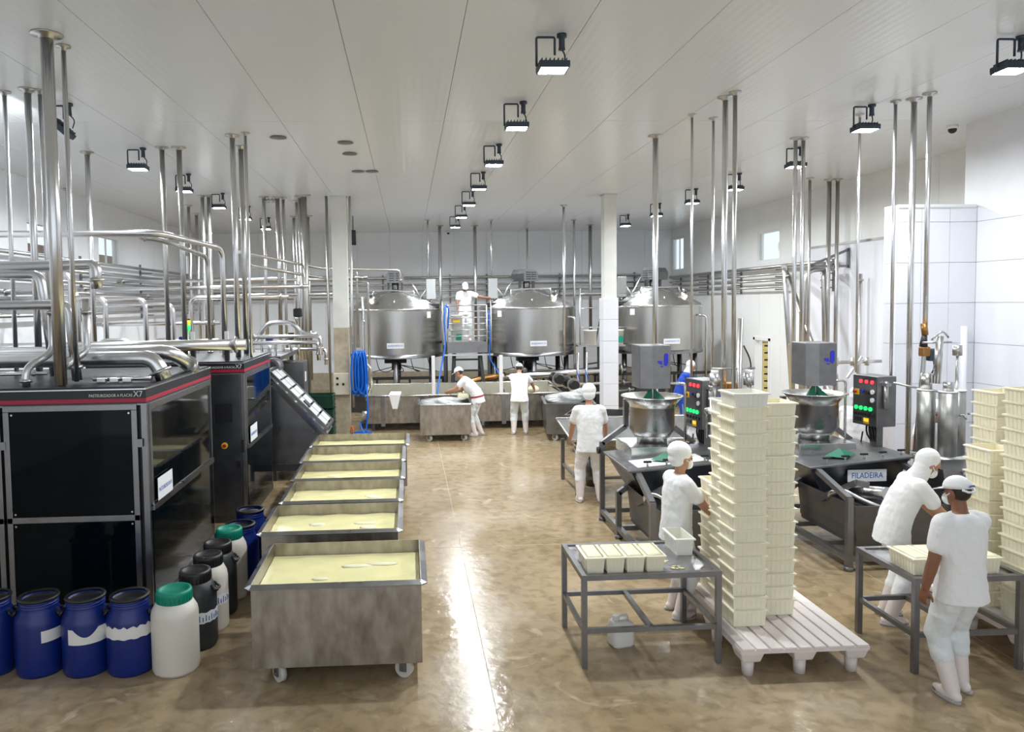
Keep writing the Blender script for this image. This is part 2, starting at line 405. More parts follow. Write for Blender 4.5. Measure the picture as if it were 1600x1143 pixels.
# columns
def column(nm, x0,x1,y0,y1,worn,label,box):
    c=thing(nm,'','column'); del c['label']; del c['category']; c['kind']='structure'
    if worn:
        MB().box(x0,x1,y0,y1,2.55,ZC).build('shaft','column_paint',c); MB().box(x0,x1,y0,y1,0,2.55).build('worn_base','column_worn',c)
    else:
        MB().box(x0,x1,y0,y1,3.15,ZC).build('shaft','column_paint',c)
        for k in range(6): MB().box(x0-.045,x1+.03,y0-.045,y1+.03,k*.53,k*.53+.525).build('tile','tile',c,bevel=.006)
    MB().box(x0-.02,x1+.02,y0-.02,y1+.02,ZC-.02,ZC).build('collar','pipe_dull',c)
    return c
column('column_1',-1.80,-1.44,17.8,18.15,True,'',1); column('column_2',4.80,5.10,17.8,18.1,False,'',0)
# ceiling vents: round blanking discs
for i,(x,y,lb) in enumerate([(-1.96,11.64,'leftmost, on its own'),(-.96,12.02,'nearest of the pair'),(-.96,12.9,'farther of the pair'),(-.93,14.6,'left one of the twin discs'),(-.66,14.6,'right one of the twin discs')]):
    tag(MB().lathe([(.12,0),(.13,-.012),(.10,-.02),(.0,-.02)],(x,y,ZC-.002),20).build('ceiling_disc','frame_steel'),'round grey metal disc on the ceiling, '+lb,'disc','ceiling discs')
# ------------------------------------------------------------------ floodlights
def floodlight(x,y,label,tilt=0,roll=0):
    t=thing('floodlight',label,'floodlight',(x,y,ZC),0,'ceiling floodlights')
    R=Matrix.Translation((0,0,-.31))@Euler((tilt,roll,0)).to_matrix().to_4x4()
    MB().box(-.15,.15,-.11,.11,-.028,.028,R).build('housing','lamp_body',t,bevel=.008)
    q=MB()
    for k in range(7): q.box(-.12+k*.04-.004,-.12+k*.04+.004,-.09,.09,.028,.055,R)
    q.build('cooling_fins','lamp_body',t)['kind']='stuff'
    MB().add([R@Vector(v) for v in ((-.13,-.095,-.0285),(-.13,.095,-.0285),(.13,.095,-.0285),(.13,-.095,-.0285))],[(0,1,2,3)]).build('lens','lamp_face',t)
    q=MB()
    for (a,b,c,d) in ((-.145,.145,-.108,-.095),(-.145,.145,.095,.108),(-.145,-.13,-.095,.095),(.13,.145,-.095,.095)): q.box(a,b,c,d,-.04,-.026,R)
    q.build('lens_frame','lamp_body',t)
    MB().tube(fillet([(-.16,0,-.31),(-.16,0,-.03),(.02,0,-.03),(.02,0,-.2)],.02,3),.012,6).build('bracket','lamp_body',t)
    MB().lathe([(.05,0),(.05,-.03),(.03,-.035),(.03,-.12),(.035,-.15)],(.09,0,0),12).build('junction_box','lamp_body',t)
    MB().tube(fillet([(.09,0,-.14),(.14,.05,-.2),(.1,.06,-.3)],.05),.008,5).build('cable','black_plastic',t)
FY=[7.25,9.65,12.2,14.75,17.15,19.6,22.1]
nm=['nearest','second nearest','third nearest','fourth nearest','fifth nearest','sixth nearest','farthest']
for k,y in enumerate(FY): floodlight(1.45,y,'lit ceiling floodlight, %s in the middle row'%nm[k],tilt=-.03)
for k,(x,y) in enumerate([(6.12,7.25),(6.22,9.8),(6.71,12.5),(6.8,15.05),(6.7,17.1),(6.7,19.6),(6.6,22.1)]): floodlight(x,y,'lit ceiling floodlight, %s in the right row'%nm[k],tilt=-.03)
floodlight(-4.35,9.72,'floodlight turned to the left wall, dark back showing',tilt=0,roll=.75)
for k,(x,y) in enumerate([(-4.37,12.4),(-4.34,14.8),(-4.3,17.3),(-4.2,19.6),(-4.15,22.1)]): floodlight(x,y,'lit ceiling floodlight, %s in the left row'%(['nearest','second nearest','third nearest','fourth nearest','farthest'][k]),tilt=-.03)
# small fittings on the ceiling
def dome_camera(x,y,label,r=.06):
    t=thing('security_camera',label,'camera',(x,y,ZC)); MB().lathe([(r*1.3,0),(r*1.3,-.03),(r,-.05)],(0,0,0),14).build('mount','white_plastic',t); MB().sphere((0,0,-.06),r,12,8).build('dome','black_plastic',t)
dome_camera(8.36,11.0,'white dome camera on the ceiling beside the near right wall'); dome_camera(1.5,26.8,'small dark dome camera above the back wall',.05)
t=thing('loudspeaker','black loudspeaker hanging on a cable beside the worn column','speaker',(-1.58,21.9,ZC))
MB().cyl((0,0,-.42),(0,0,0),.012).build('cable','black_plastic',t); MB().box(-.08,.08,-.1,.1,-.85,-.42).build('cabinet','black_plastic',t,bevel=.02); MB().box(-.06,.06,-.108,-.1,-.8,-.48).build('grille','lamp_body',t)
# ------------------------------------------------------------------ conduits dropping from the ceiling
def drop(x,y,z,r,label,m='pipe_steel',tail=None,flange=True,top=ZC):
    t=thing('drop_pipe',label,'pipe',(x,y,0),0,'pipes dropping from the ceiling')
    pts=[(0,0,top),(0,0,z)]+[(a,b,c) for a,b,c in (tail or [])]
    MB().tube(fillet(pts,max(.1,r*2.5)) if tail else pts,r,12).build('tube',m,t)
    if flange: MB().lathe([(r*2.1+.02,0),(r*2.1+.02,-.014),(r*1.2,-.02),(r*1.2,-.05)],(0,0,top),16).build('flange','pipe_dull',t)
    return t
D=[(-3.38,7.3,2.36,.058,'thick steel pipe standing on the near pasteurizer, tallest in the foreground','pipe_steel'),
 (-3.37,7.62,2.36,.024,'thin steel pipe just right of the thick foreground pipe','pipe_steel'),
 (-4.78,9.2,2.2,.026,'thin steel pipe at the left picture edge','pipe_steel'),
 (-4.46,9.1,2.2,.040,'steel pipe left of the thick foreground pipe','pipe_steel'),
 (-4.34,9.15,2.2,.026,'thin steel pipe behind the thick foreground pipe','pipe_steel'),
 (-5.3,12.7,1.6,.042,'steel pipe left of the nearest lit left floodlight','pipe_steel'),
 (-3.96,12.35,2.2,.040,'left pipe of the pair right of the nearest lit left floodlight','pipe_dull'),
 (-3.69,12.36,2.2,.044,'right pipe of the pair right of the nearest lit left floodlight','pipe_dull'),
 (-2.63,11.5,2.2,.042,'steel pipe over the second pasteurizer, left of three','pipe_steel'),
 (-2.68,12.3,2.2,.044,'brownish steel pipe over the second pasteurizer, middle of three','pipe_dull'),
 (-2.40,11.35,1.3,.023,'thin steel pipe over the second pasteurizer, right of three','pipe_steel'),
 (-7.33,16.5,3.9,.035,'dark pipe against the left wall beside the first window','pipe_dull'),
 (-5.57,19.3,1.0,.040,'steel pipe far left, behind the second left floodlight','pipe_dull'),
 (-5.85,21.0,1.0,.045,'steel pipe far left, close to the left wall window','pipe_dull'),
 (-4.77,17.65,1.2,.045,'left pipe of the close pair before the third left floodlight','pipe_steel'),
 (-4.62,17.65,1.2,.045,'right pipe of the close pair before the third left floodlight','pipe_dull'),
 (-3.40,17.92,2.2,.045,'left leg pipe of the bridged pair left of the worn column','pipe_steel'),
 (-3.08,17.94,2.2,.05,'right leg pipe of the bridged pair left of the worn column','pipe_dull'),
 (-2.97,18.1,1.2,.04,'steel pipe touching the bridged pair left of the worn column','pipe_steel'),
 (-3.3,21.9,1.4,.045,'far steel pipe, left of the cluster near the worn column','pipe_steel'),
 (-2.54,17.9,.9,.05,'bright steel pipe of the cluster left of the worn column','pipe_steel'),
 (-2.72,18.6,.9,.045,'second bright steel pipe of the cluster left of the worn column','pipe_steel'),
 (-2.9,21.8,.9,.07,'dark thick pipe behind the cluster left of the worn column','pipe_dull'),
 (-1.92,17.95,.3,.035,'dark slim pipe clamped to the left side of the worn column','pipe_dull'),
 (-1.36,17.95,.6,.03,'slim pipe clamped to the right side of the worn column','pipe_steel'),
 (-2.42,17.7,.7,.07,'thick dull pipe standing behind the grey cabinet','pipe_dull'),
 (.65,23.05,3.55,.026,'thin pipe above the left vat, left one','pipe_steel'),
 (1.10,24.8,1.5,.055,'steel pipe between the left and middle vats, left one','pipe_steel'),
 (2.29,24.9,1.5,.055,'steel pipe between the left and middle vats, right one','pipe_steel'),
 (2.65,23.2,3.6,.026,'thin pipe above the middle vat, left one','pipe_steel'),
 (4.23,25.9,3.4,.03,'thin pipe behind the middle vat motor','pipe_dull'),
 (4.24,19.85,1.6,.036,'slim pipe in front of the right side of the middle vat','pipe_steel'),
 (5.33,23.4,1.5,.035,'slim pipe behind the middle vat, left of the white column','pipe_steel'),
 (6.25,25.0,1.7,.06,'thicker dark pipe behind, left of the white column','pipe_dull'),
 (3.95,11.6,1.05,.045,'steel pipe in front of the right vat, over the near stretching machine','pipe_steel'),
 (4.03,10.3,2.0,.018,'thin conduit dropping to the near control box','pipe_steel'),
 (4.42,10.5,1.5,.02,'thin conduit passing behind the near control box','pipe_steel'),
 (4.12,9.42,1.5,.036,'steel conduit over the tall tray stack, left of two','pipe_steel'),
 (4.15,9.2,1.5,.027,'steel conduit over the tall tray stack, right of two','pipe_dull'),
 (6.33,11.8,1.6,.032,'left pipe of the bright pair over the far stretching machine','pipe_steel'),
 (6.46,11.8,1.6,.032,'right pipe of the bright pair over the far stretching machine','pipe_steel'),
 (8.75,15.7,1.0,.03,'dark slim pipe behind the bright pair','pipe_dull'),
 (9.3,15.9,.3,.045,'left of two dark pipes near the right wall','pipe_dull'),
 (9.46,15.85,.3,.04,'right of two dark pipes near the right wall','pipe_dull'),
 (6.46,10.3,2.02,.018,'thin conduit dropping to the far control box','pipe_steel'),
 (6.52,9.62,1.9,.022,'thin conduit down to the side of the far control box','pipe_steel'),
 (6.69,9.5,.9,.036,'thick steel pipe left of the piston filler','pipe_steel'),
 (6.72,9.25,2.7,.03,'steel pipe ending in a valve beside the piston filler','pipe_steel')]
for d in D: drop(d[0],d[1],d[2],d[3],d[4],d[5],flange='clamped' not in d[4])
def pipe(label,pts,r,m='pipe_steel',fr=None,name='process_pipe',group='stainless process pipes',cat='pipe',extra=None):
    t=thing(name,label,cat,pts[0],0,group); o=Vector(pts[0])
    q=[Vector(p)-o for p in pts]
    MB().tube(fillet(q,fr or max(.1,r*3)) if len(q)>2 else q,r,10).build('tube',m,t)
    # union nuts near both ends
    for a,b in ((q[0],q[1]),(q[-1],q[-2])):
        d=(b-a).normalized(); p=a+d*min(.12,(b-a).length*.3)
        MB().cyl(p,p+d*.035,r*1.45,n=10).build('union','pipe_dull',t)
    return t
# bridge over the two legs left of the column
pipe('flat bridging pipe joining two ceiling pipes left of the worn column',[(-3.40,17.92,5.6),(-3.08,17.94,5.6)],.04,'pipe_dull')
# left wall pipe rack
for k,(z,r,lab) in enumerate([(4.16,.04,'topmost'),(3.92,.05,'second from the top'),(3.68,.05,'third from the top'),(3.44,.045,'fourth from the top'),(3.2,.05,'fifth from the top'),(2.98,.04,'lowest')]):
    pipe('long horizontal pipe along the left wall, '+lab,[(XL+.22,11.5-.2*k,z),(XL+.22,26.4,z)],r,'pipe_steel')
for k,y in enumerate((13.2,17.4,21.2,25.2)):
    t=thing('pipe_bracket','steel bracket of the left wall pipe rack, %s from the camera'%ORD[k],'bracket',(XL,y,0),0,'left wall pipe brackets')
    MB().box(.0,.04,-.03,.03,2.8,4.3).build('upright','frame_steel',t)
    for z in (4.07,3.83,3.59,3.35,3.11,2.9): MB().box(.04,.34,-.02,.02,z-.03,z).build('arm','frame_steel',t)
# ceiling-high loops in front of the left wall
pipe('horizontal pipe at head height reaching the left picture edge, upper',[(-6.5,10.3,4.12),(-3.42,10.4,4.12),(-2.98,12.1,4.03),(-2.98,12.1,2.3)],.045,'pipe_steel',.2)
pipe('second pipe beside the upper left loop',[(-3.75,10.5,4.08),(-3.5,10.6,4.06),(-3.35,12.6,3.93),(-3.35,12.6,2.2)],.035,'pipe_dull',.2)
pipe('bright handrail-like pipe bent down behind the thick foreground pipe, upper',[(-6,7.9,3.52),(-3.25,7.9,3.56),(-3.25,7.9,3.3)],.055,'pipe_steel',.08)
pipe('bright pipe bent down behind the thick foreground pipe, middle',[(-6,8.3,3.50),(-4.02,8.3,3.48),(-3.9,8.3,2.36)],.05,'pipe_steel',.1)
pipe('bright pipe bent down behind the thick foreground pipe, lower',[(-6,7.75,3.15),(-3.48,7.75,3.14),(-3.42,7.75,2.36)],.05,'pipe_steel',.1)
for k,(x,y,z,x2) in enumerate([(-5.25,11.8,3.65,-8),(-4.75,13.6,3.25,-8),(-4.45,14.2,3.15,-8),(-5.3,13.2,3.28,-8),(-4.35,15.0,3.28,-2.4),(-5.9,13.5,3.4,-8)]):
    xx=max(x2,XL+.25)
    pipe('inverted U pipe in front of the left wall rack, %s counted from the camera'%ORD[k],[(xx,y,z),(x,y,z),(x,y,1.3)],.045,'pipe_steel',.16)
for k,(y,z,x0,x1) in enumerate([(16.6,3.52,XL+.3,-2.2),(18.8,3.75,XL+.3,-1.9),(20.5,3.4,XL+.3,-1.9),(22.2,3.9,XL+.3,-1.2),(17.5,2.72,XL+.3,-4.4)]):
    pipe('horizontal pipe crossing the left bay, %s counted from the camera'%ORD[k],[(x0,y,z),(x1,y,z)],.045,'pipe_steel')
pipe('slanting pipe descending to the worn column, upper',[(-3.4,15.2,4.2),(-2.2,18.6,4.02),(-.2,19.8,4.0),(-.2,19.8,3.6)],.035,'pipe_dull',.15)
pipe('slanting pipe descending to the worn column, lower',[(-3.3,15.4,3.95),(-2.2,18.5,3.78),(-1.2,18.7,3.78)],.035,'pipe_dull',.15)
# back wall rack
for k,(z,r,lab) in enumerate([(4.03,.05,'topmost'),(3.78,.035,'second from the top'),(3.56,.035,'third from the top'),(3.32,.035,'lowest')]):
    pipe('long horizontal pipe along the back wall, '+lab,[(XL+.6,YB-.28,z),(XR-.6,YB-.28,z)],r,'pipe_dull')
for k,x in enumerate((-4.6,-.9,1.55,2.9,5.6,8.4)):
    t=thing('pipe_bracket','steel bracket of the back wall pipe rack, %s from the left'%ORD[k],'bracket',(x,YB,0),0,'back wall pipe brackets')
    MB().box(-.03,.03,-.04,0,3.1,4.15).build('upright','frame_steel',t)
    for z in (3.96,3.72,3.5,3.26): MB().box(-.02,.02,-.36,-.04,z-.03,z).build('arm','frame_steel',t)
# right wall rack
for k,(z,r,lab) in enumerate([(3.93,.05,'topmost'),(3.74,.03,'second from the top'),(3.58,.03,'third from the top'),(3.40,.03,'lowest')]):
    pipe('long horizontal pipe along the right wall, '+lab,[(XR-.2,16.2 if k==0 else 18.2,z),(XR-.2,26.6,z)],r,'pipe_dull')
for k,y in enumerate((16.5,18.6,21.2,23.6,26)):
    t=thing('pipe_bracket','steel bracket of the right wall pipe rack, %s from the camera'%ORD[k],'bracket',(XR,y,0),0,'right wall pipe brackets')
    MB().box(-.04,0,-.03,.03,3.25,4.0).build('upright','frame_steel',t)
    for z in (3.86,3.68,3.52,3.35): MB().box(-.32,-.04,-.02,.02,z-.03,z).build('arm','frame_steel',t)
t=thing('roof_bracket','triangular steel bracket holding pipes on the right wall','bracket',(XR,15.9,0))
MB().bar((-.05,0,4.16),(-.9,0,3.82),.05).bar((-.05,0,3.8),(-.9,0,3.8),.05).bar((-.05,0,3.75),(-.05,0,4.2),.05).build('frame','frame_steel',t)
pipe('tall steel pipe down the right wall, left of three',[(XR-.3,16.1,3.75),(XR-.95,16.0,3.72),(XR-1.0,16.0,0)],.055,'pipe_dull',.25)
pipe('tall steel pipe down the right wall, middle of three',[(XR-.25,16.4,3.75),(XR-.55,16.0,3.7),(XR-.55,15.8,0)],.05,'pipe_dull',.2)
pipe('tall steel pipe down the right wall, right of three',[(XR-.2,15.2,3.6),(XR-.22,15.2,0)],.04,'pipe_steel')
pipe('leaning steel pipe rising to the right wall rack',[(9.5,18.2,3.9),(8.86,16.95,3.76),(8.84,16.9,3.6),(8.80,16.3,0.0)],.06,'pipe_steel',.1)
pipe('long diagonal steel strut crossing the right wall pipes',[(8.75,16.65,3.72),(8.97,15.2,1.05),(9.05,14.7,0)],.05,'pipe_dull')
pipe('low U-bend pipe loop at the right wall',[(8.2,14.6,0),(8.2,14.6,1.55),(8.75,14.6,1.55),(8.75,14.6,.3),(9.25,14.6,.3),(9.25,14.6,1.5)],.03,'pipe_dull',.06)
t=thing('valve_cluster','small steel valve manifold on the right wall pipes','valve',(8.75,14.5,1.78))
MB().cyl((-.45,0,0),(1.04,0,.02),.035).build('tube','pipe_steel',t)
for x in (-.42,-.1,.25,.55): MB().cyl((x,-.03,-.06),(x,-.03,.1),.045).build('valve','pipe_dull',t)
MB().bar((.1,-.1,-.3),(.4,-.1,.12),.04).build('lever','pipe_dull',t)
# ------------------------------------------------------------------ pasteurizers
def pasteurizer(x1,y0,label,depth,width,steel_front):
    """x1 right face, y0 front face; local origin at front right floor corner, x to the left is negative"""
    t=thing('pasteurizer',label,'pasteurizer',(x1,y0,0)); H=2.32
    MB().box(-width,-.03,.03,depth-.03,.12,H-.2).build('inner_body','black_iron',t)
    q=MB()
    for x in (-.06,-width): 
        for y in (0,depth-.06): q.box(x,x+.06,y,y+.06,0,H-.17)
    q.each('corner_post','machine_steel',t,bevel=.006)
    MB().box(-width,.0,0,depth,H-.17,H-.02).box(-width+.02,-.02,.02,depth-.02,H-.02,H).build('top_band','black_band',t)
    MB().box(-width-.002,.003,-.003,depth+.003,H-.155,H-.115).build('red_stripe','red',t)
    MB().box(-width-.004,.005,-.005,depth+.005,H-.03,H-.018).build('top_edge','pipe_steel',t)
    MB().box(-width-.003,.004,-.004,depth+.004,H-.185,H-.168).build('band_edge','machine_steel',t)
    MB().box(-width,-.0,.0,depth,.0,.1).build('plinth','dark_steel',t)
    if not steel_front:
        # two doors on the front, upper and lower tinted panes
        for d in (0,1):
            xa=-.09-d*1.32; xb=xa-1.29
            dr=MB()
            for (a,b,c,e) in ((xb,xa,2.09,2.15),(xb,xa,.98,1.04),(xb,xa,.1,.15),(xb,xb+.055,.15,2.09),(xa-.055,xa,.15,2.09)): dr.box(a,b,-.02,.02,c,e)
            o=dr.build('door','machine_steel',t,bevel=.004)
            MB().box(xb+.055,xa-.055,-.008,.004,1.04,2.09).build('pane','black_glass',o); MB().box(xb+.055,xa-.055,-.008,.004,.15,.98).build('pane','black_glass',o)
            MB().box(xa-.03,xa+.05,-.028,-.02,1.72,1.80).build('hinge','machine_steel',o)
            q=MB()
            for (x,z) in ((xb+.08,2.06),(xa-.08,2.06),(xb+.08,1.07),(xa-.08,1.07),(xb+.08,.95),(xa-.08,.95)): q.cyl((x,-.014,z),(x,-.007,z),.01,n=8)
            q.each('screw','pipe_steel',o)
    else:
        MB().box(-width+.06,-.06,-.01,.02,.1,H-.18).build('front_panel','dark_steel',t,bevel=.005)
        MB().box(-.42,-.18,-.018,-.01,1.45,1.72).build('vent_plate','black_plastic',t)
        e=MB().cyl((-.3,-.03,1.12),(-.3,-.01,1.12),.045).build('emergency_stop','yellow',t); MB().cyl((-.3,-.05,1.12),(-.3,-.03,1.12),.025).build('button','red',e)
        MB().box(-.06,-.03,-.03,-.01,1.02,1.2).build('door_handle','black_plastic',t); MB().box(-.14,-.08,-.04,-.01,.8,.9).build('lock','black_plastic',t)
    # right side: framed pane above a rail, black sheet below
    MB().box(-.004,.008,.1,depth-.1,1.12,2.1).build('side_pane','black_glass',t)
    q=MB()
    for (a,b,c,d) in ((.06,depth-.06,2.08,2.14),(.06,.1,1.1,2.08),(depth-.1,depth-.06,1.1,2.08)): q.box(-.006,.014,a,b,c,d)
    q.box(-.006,.03,.06,depth-.06,1.06,1.12)
    q.build('side_frame','machine_steel',t)
    MB().box(-.004,.006,.06,depth-.06,.1,1.06).build('side_sheet','black_glass',t)
    # lettering
    text('PASTEURIZADOR A PLACAS',.042,'band_lettering','white_plastic',t,face_front(-.34,-.0055,H-.085),.42); text('X7',.085,'model_lettering','white_plastic',t,face_front(-.075,-.0055,H-.075),.09)
    lb=MB().box(.03,.034,.16,.62,1.13,1.36).build('name_plate','paper',t)
    text('PASTEURIZADOR 01' if not steel_front else 'PASTEURIZADOR 02',.06,'lettering','ink_blue',lb,face_right(.0345,.39,1.23),.4)
    return t
pt=pasteurizer(-2.61,7.40,'near black-glass plate pasteurizer with red stripe behind the drums',2.40,2.75,False)
pasteurizer(-2.34,10.55,'second plate pasteurizer with plain dark steel front and emergency stop',1.95,2.2,True)
# headers on the near pasteurizer
pipe('fat horizontal header pipe bending down on the near pasteurizer, front one',[(-5.6,8.05,2.56),(-2.72,8.0,2.56),(-2.62+.0,8.0,2.33)],.085,'pipe_steel',.16)
pipe('fat horizontal header pipe bending down on the near pasteurizer, rear one',[(-5.6,8.7,2.58),(-2.75,8.7,2.58),(-2.66,9.2,2.33)],.085,'pipe_steel',.2)
pipe('long header pipe between the two pasteurizers',[(-5.9,9.95,2.58),(-2.2,10.1,2.58)],.075,'pipe_steel')
for k,(x,y) in enumerate([(-3.86,7.6),(-3.52,7.62)]):
    pipe('S-bent pipe rising from the near pasteurizer, %s'%('left one','right one')[k],[(x,y,2.3),(x,y,2.5),(x+.16,y+.25,2.66),(x+.16,y+.25,3.2)],.04,'pipe_steel',.09)
pipe('thin rail pipe along the near pasteurizer top',[(-5.2,7.75,2.44),(-3.7,7.72,2.44)],.02,'pipe_steel')
pipe('small arched pipe on the second pasteurizer',[(-4.6,11.0,2.33),(-4.5,11.0,2.62),(-4.1,11.0,2.62),(-4.0,11.0,2.33)],.035,'pipe_steel',.1)
t=thing('valve_block','row of small chrome valves lying on the near pasteurizer top','valve',(-3.1,7.75,2.33))
for k in range(3): MB().box(-.12+k*.13,-.03+k*.13,-.03,.03,0,.05).build('valve','pipe_steel',t,bevel=.008)
MB().cyl((-.2,.1,.03),(.4,.1,.03),.025).build('manifold','pipe_steel',t)
for k,(x,y) in enumerate([(-3.1,10.75),(-2.62,10.75)]):
    t=thing('control_post','dark upright post on the second pasteurizer, %s'%('left one','right one')[k],'post',(x,y,2.32)); MB().box(-.03,.03,-.03,.03,0,.3).build('post','black_iron',t); MB().box(-.025,.025,-.025,.025,.3,.42).build('cap','white_plastic',t)
t=thing('signal_light','green and orange signal light on the machines behind','signal light',(-4.3,14.6,0)); MB().cyl((0,0,0),(0,0,2.66),.02).build('post','pipe_dull',t); MB().cyl((0,0,2.66),(0,0,2.75),.05).build('green_lens','led_green',t); MB().cyl((0,0,2.75),(0,0,2.84),.05).build('orange_lens','glow_orange',t); MB().cyl((0,0,2.84),(0,0,2.87),.05).build('cap','black_plastic',t)
# ------------------------------------------------------------------ process skid behind (plate exchangers, pumps, valves)
t=thing('process_skid','low stainless process skid with valves and pumps behind the pasteurizers','machine',(-4.2,14.2,0))
q=MB()
for x in (-1.6,0,1.6):
    for y in (0,2.2): q.box(x-.04,x+.04,y-.04,y+.04,0,2.05)
q.each('post','frame_steel',t)
MB().box(-1.7,1.75,-.05,2.3,2.05,2.13).build('deck','machine_steel',t)
MB().box(-1.5,1.5,.1,2.1,.2,1.9).build('housing','dark_steel',t)
for k in range(7):
    x=-1.4+k*.5; y=.3+(k%3)*.6
    o=MB().tube(fillet([(x,y,2.13),(x,y,2.4+.05*(k%2)),(x+.45,y,2.4+.05*(k%2)),(x+.45,y,2.13)],.1),.03,8).build('bend','pipe_steel',t)
for (x,y) in ((-.2,.4),(1.45,.5),(1.7,1.6)):
    v=MB().cyl((x,y,2.13),(x,y,2.38),.035).build('valve_stem','pipe_steel',t); MB().box(x-.06,x+.06,y-.06,y+.06,2.38,2.52).build('actuator','blue_plastic' if y<1 else 'black_plastic',v)
MB().cyl((1.3,-.1,1.95),(1.7,-.1,1.95),.13).build('pump_motor','frame_steel',t)
pipe('bent pipe over the process skid, with black actuator',[(-3.2,15.4,2.35),(-2.9,15.4,2.75),(-2.4,15.4,2.75),(-2.2,15.4,2.5),(-1.9,15.4,2.5)],.05,'pipe_steel',.14)
t=thing('black_actuator','black pneumatic actuator on the bent pipe left of the worn column','actuator',(-2.35,15.4,2.8)); MB().cyl((0,0,-.03),(.06,0,.08),.05).build('stem','pipe_dull',t); MB().box(-.02,.16,-.08,.08,.06,.24).build('body','black_plastic',t,bevel=.03)
for k,(y,z) in enumerate([(16.0,2.3),(16.5,2.12),(14.4,2.38),(13.9,2.52)]):
    pipe('short horizontal pipe by the process skid, %s counted from the left'%ORD[k],[(-3.6+.2*k,y,z),(-1.95+.1*k,y,z),(-1.95+.1*k,y,z-.35)],.038,'pipe_steel',.1)
# grey cabinet
t=thing('electrical_cabinet','grey steel cabinet standing behind the sloped hopper','cabinet',(-2.12,15.0,0)); MB().box(-.42,0,0,.5,.2,1.96).build('body','machine_steel',t,bevel=.01); MB().box(-.4,-.02,-.015,0,.25,1.92).build('door','frame_steel',t); MB().box(0,.006,.06,.2,1.55,1.75).build('label_plate','paper',t); MB().box(-.42,0,0,.5,0,.2).build('plinth','dark_steel',t)
# pump with round motor beside the hopper
for k,(z,r) in enumerate(((1.95,.17),(1.55,.16))):
    t=thing('pump','round grey pump motor over the hopper, %s one'%('upper','lower')[k],'pump',(-2.55,13.9,z)); MB().cyl((0,-.22,0),(0,.2,0),r,n=20).build('motor','frame_steel',t); MB().cyl((0,-.25,0),(0,-.22,0),r*.75,n=20).build('fan_cover','dark_steel',t); MB().box(-.1,.1,-.05,.12,-.35,-r*.8).build('foot','frame_steel',t)
# ------------------------------------------------------------------ sloped hopper
t=thing('sloped_hopper','grey steel hopper with a sloping slatted top behind the curd carts','hopper',(-2.46,13.0,0))
MB().prism([(0,.3),(.65,.3),(.92,.72),(.04,1.68),(0,1.68)],'y',.02,.9).build('body','machine_steel',t)
S0,S1=Vector((.0,0,1.96)),Vector((1.0,0,.92)); d=(S1-S0).normalized(); nn=Vector((d.z*-1,0,d.x)).normalized()
q=MB()
for y in (.0,.9): q.bar(S0+Vector((0,y,0)),S1+Vector((0,y,0)),.05,.05)
q.bar(S1,S1+Vector((0,.9,0)),.05,.05); q.bar(S0,S0+Vector((0,.9,0)),.05,.05)
q.build('rim','machine_steel',t)
q=MB().add([S0+Vector((0,.03,-.1)),S1+Vector((0,.03,-.1)),S1+Vector((0,.87,-.1)),S0+Vector((0,.87,-.1))],[(0,1,2,3)]).build('inner_sheet','steel',t)
for k in range(6):
    p=S0+(S1-S0)*((k+.6)/6.3)+Vector((0,.45,.0)); M=Matrix.Translation(p)@Matrix.Rotation(math.atan2(1.04,1.0),4,'Y')
    MB().box(-.095,.095,-.41,-.03,-.012,.012,M).build('slat','slat_grey',t); MB().box(-.095,.095,.03,.41,-.012,.012,M).build('slat','slat_grey',t)
p=S0+(S1-S0)*.62+Vector((0,.25,.02)); MB().box(-.08,.08,-.1,.1,0,.02,Matrix.Translation(p)@Matrix.Rotation(math.atan2(1.04,1.0),4,'Y')).build('sight_grid','black_plastic',t)
q=MB()
for x in (.05,.6):
    for y in (.08,.82): q.box(x-.03,x+.03,y-.03,y+.03,0,.3)
q.each('leg','dark_steel',t)
MB().box(-.1,.55,.0,.95,.18,.3).build('base_frame','dark_steel',t)
# green crates beside the column
for k in range(3):
    t=thing('storage_crate','dark green plastic crate by the worn column, %s of three'%('bottom','middle','top')[k],'crate',(-2.14,17.35,.02+k*.335),0,'green crates by the column')
    q=MB(); 
    for (a,b,c,d) in ((-.36,.36,-.28,-.265),(-.36,.36,.265,.28),(-.36,-.345,-.265,.265),(.345,.36,-.265,.265)): q.box(a,b,c,d,0,.32)
    q.box(-.36,.36,-.28,.28,0,.015); q.build('body','green_crate',t)
    q=MB()
    for z in (.04,.16,.30): q.box(-.372,.372,-.292,-.28,z-.014,z+.014).box(.36,.372,-.28,.28,z-.014,z+.014)
    for i in range(7): q.box(-.36+i*.115,-.345+i*.115,-.29,-.28,0,.32)
    q.each('rib','green_crate',t)
# electrical box and blue hose on the worn column
t=thing('socket_box','beige electrical socket box on the worn column','socket box',(-1.62,17.74,1.22)); MB().box(-.2,.17,-.06,.06,-.28,.24).build('case','beige_box',t,bevel=.015)
for (x,z) in ((-.1,.12),(-.1,-.02),(.04,-.02)): MB().cyl((x,-.075,z),(x,-.06,z),.03).build('socket','black_plastic',t)
t=thing('hose_coil','bright blue hose hanging in a long coil on the worn column','hose',(-1.2,17.7,0))
for k in range(11):
    x=-.13+k*.026+random.uniform(-.01,.01); w=.10+.015*(k%3); zb=.92+random.uniform(-.06,.1); y=-.06*(k%3)
    pts=[(x,y,1.98),(x-w*.5,y-.03,1.85),(x-w*.7,y-.04,1.45),(x-w*.6,y-.03,zb+.1),(x,y-.02,zb),(x+w*.6,y-.03,zb+.12),(x+w*.7,y-.04,1.45),(x+w*.45,y-.03,1.86),(x+.02,y,1.99)]
    MB().tube(fillet(pts,.14,3),.02,7).build('hose_loop','hose_blue',t)
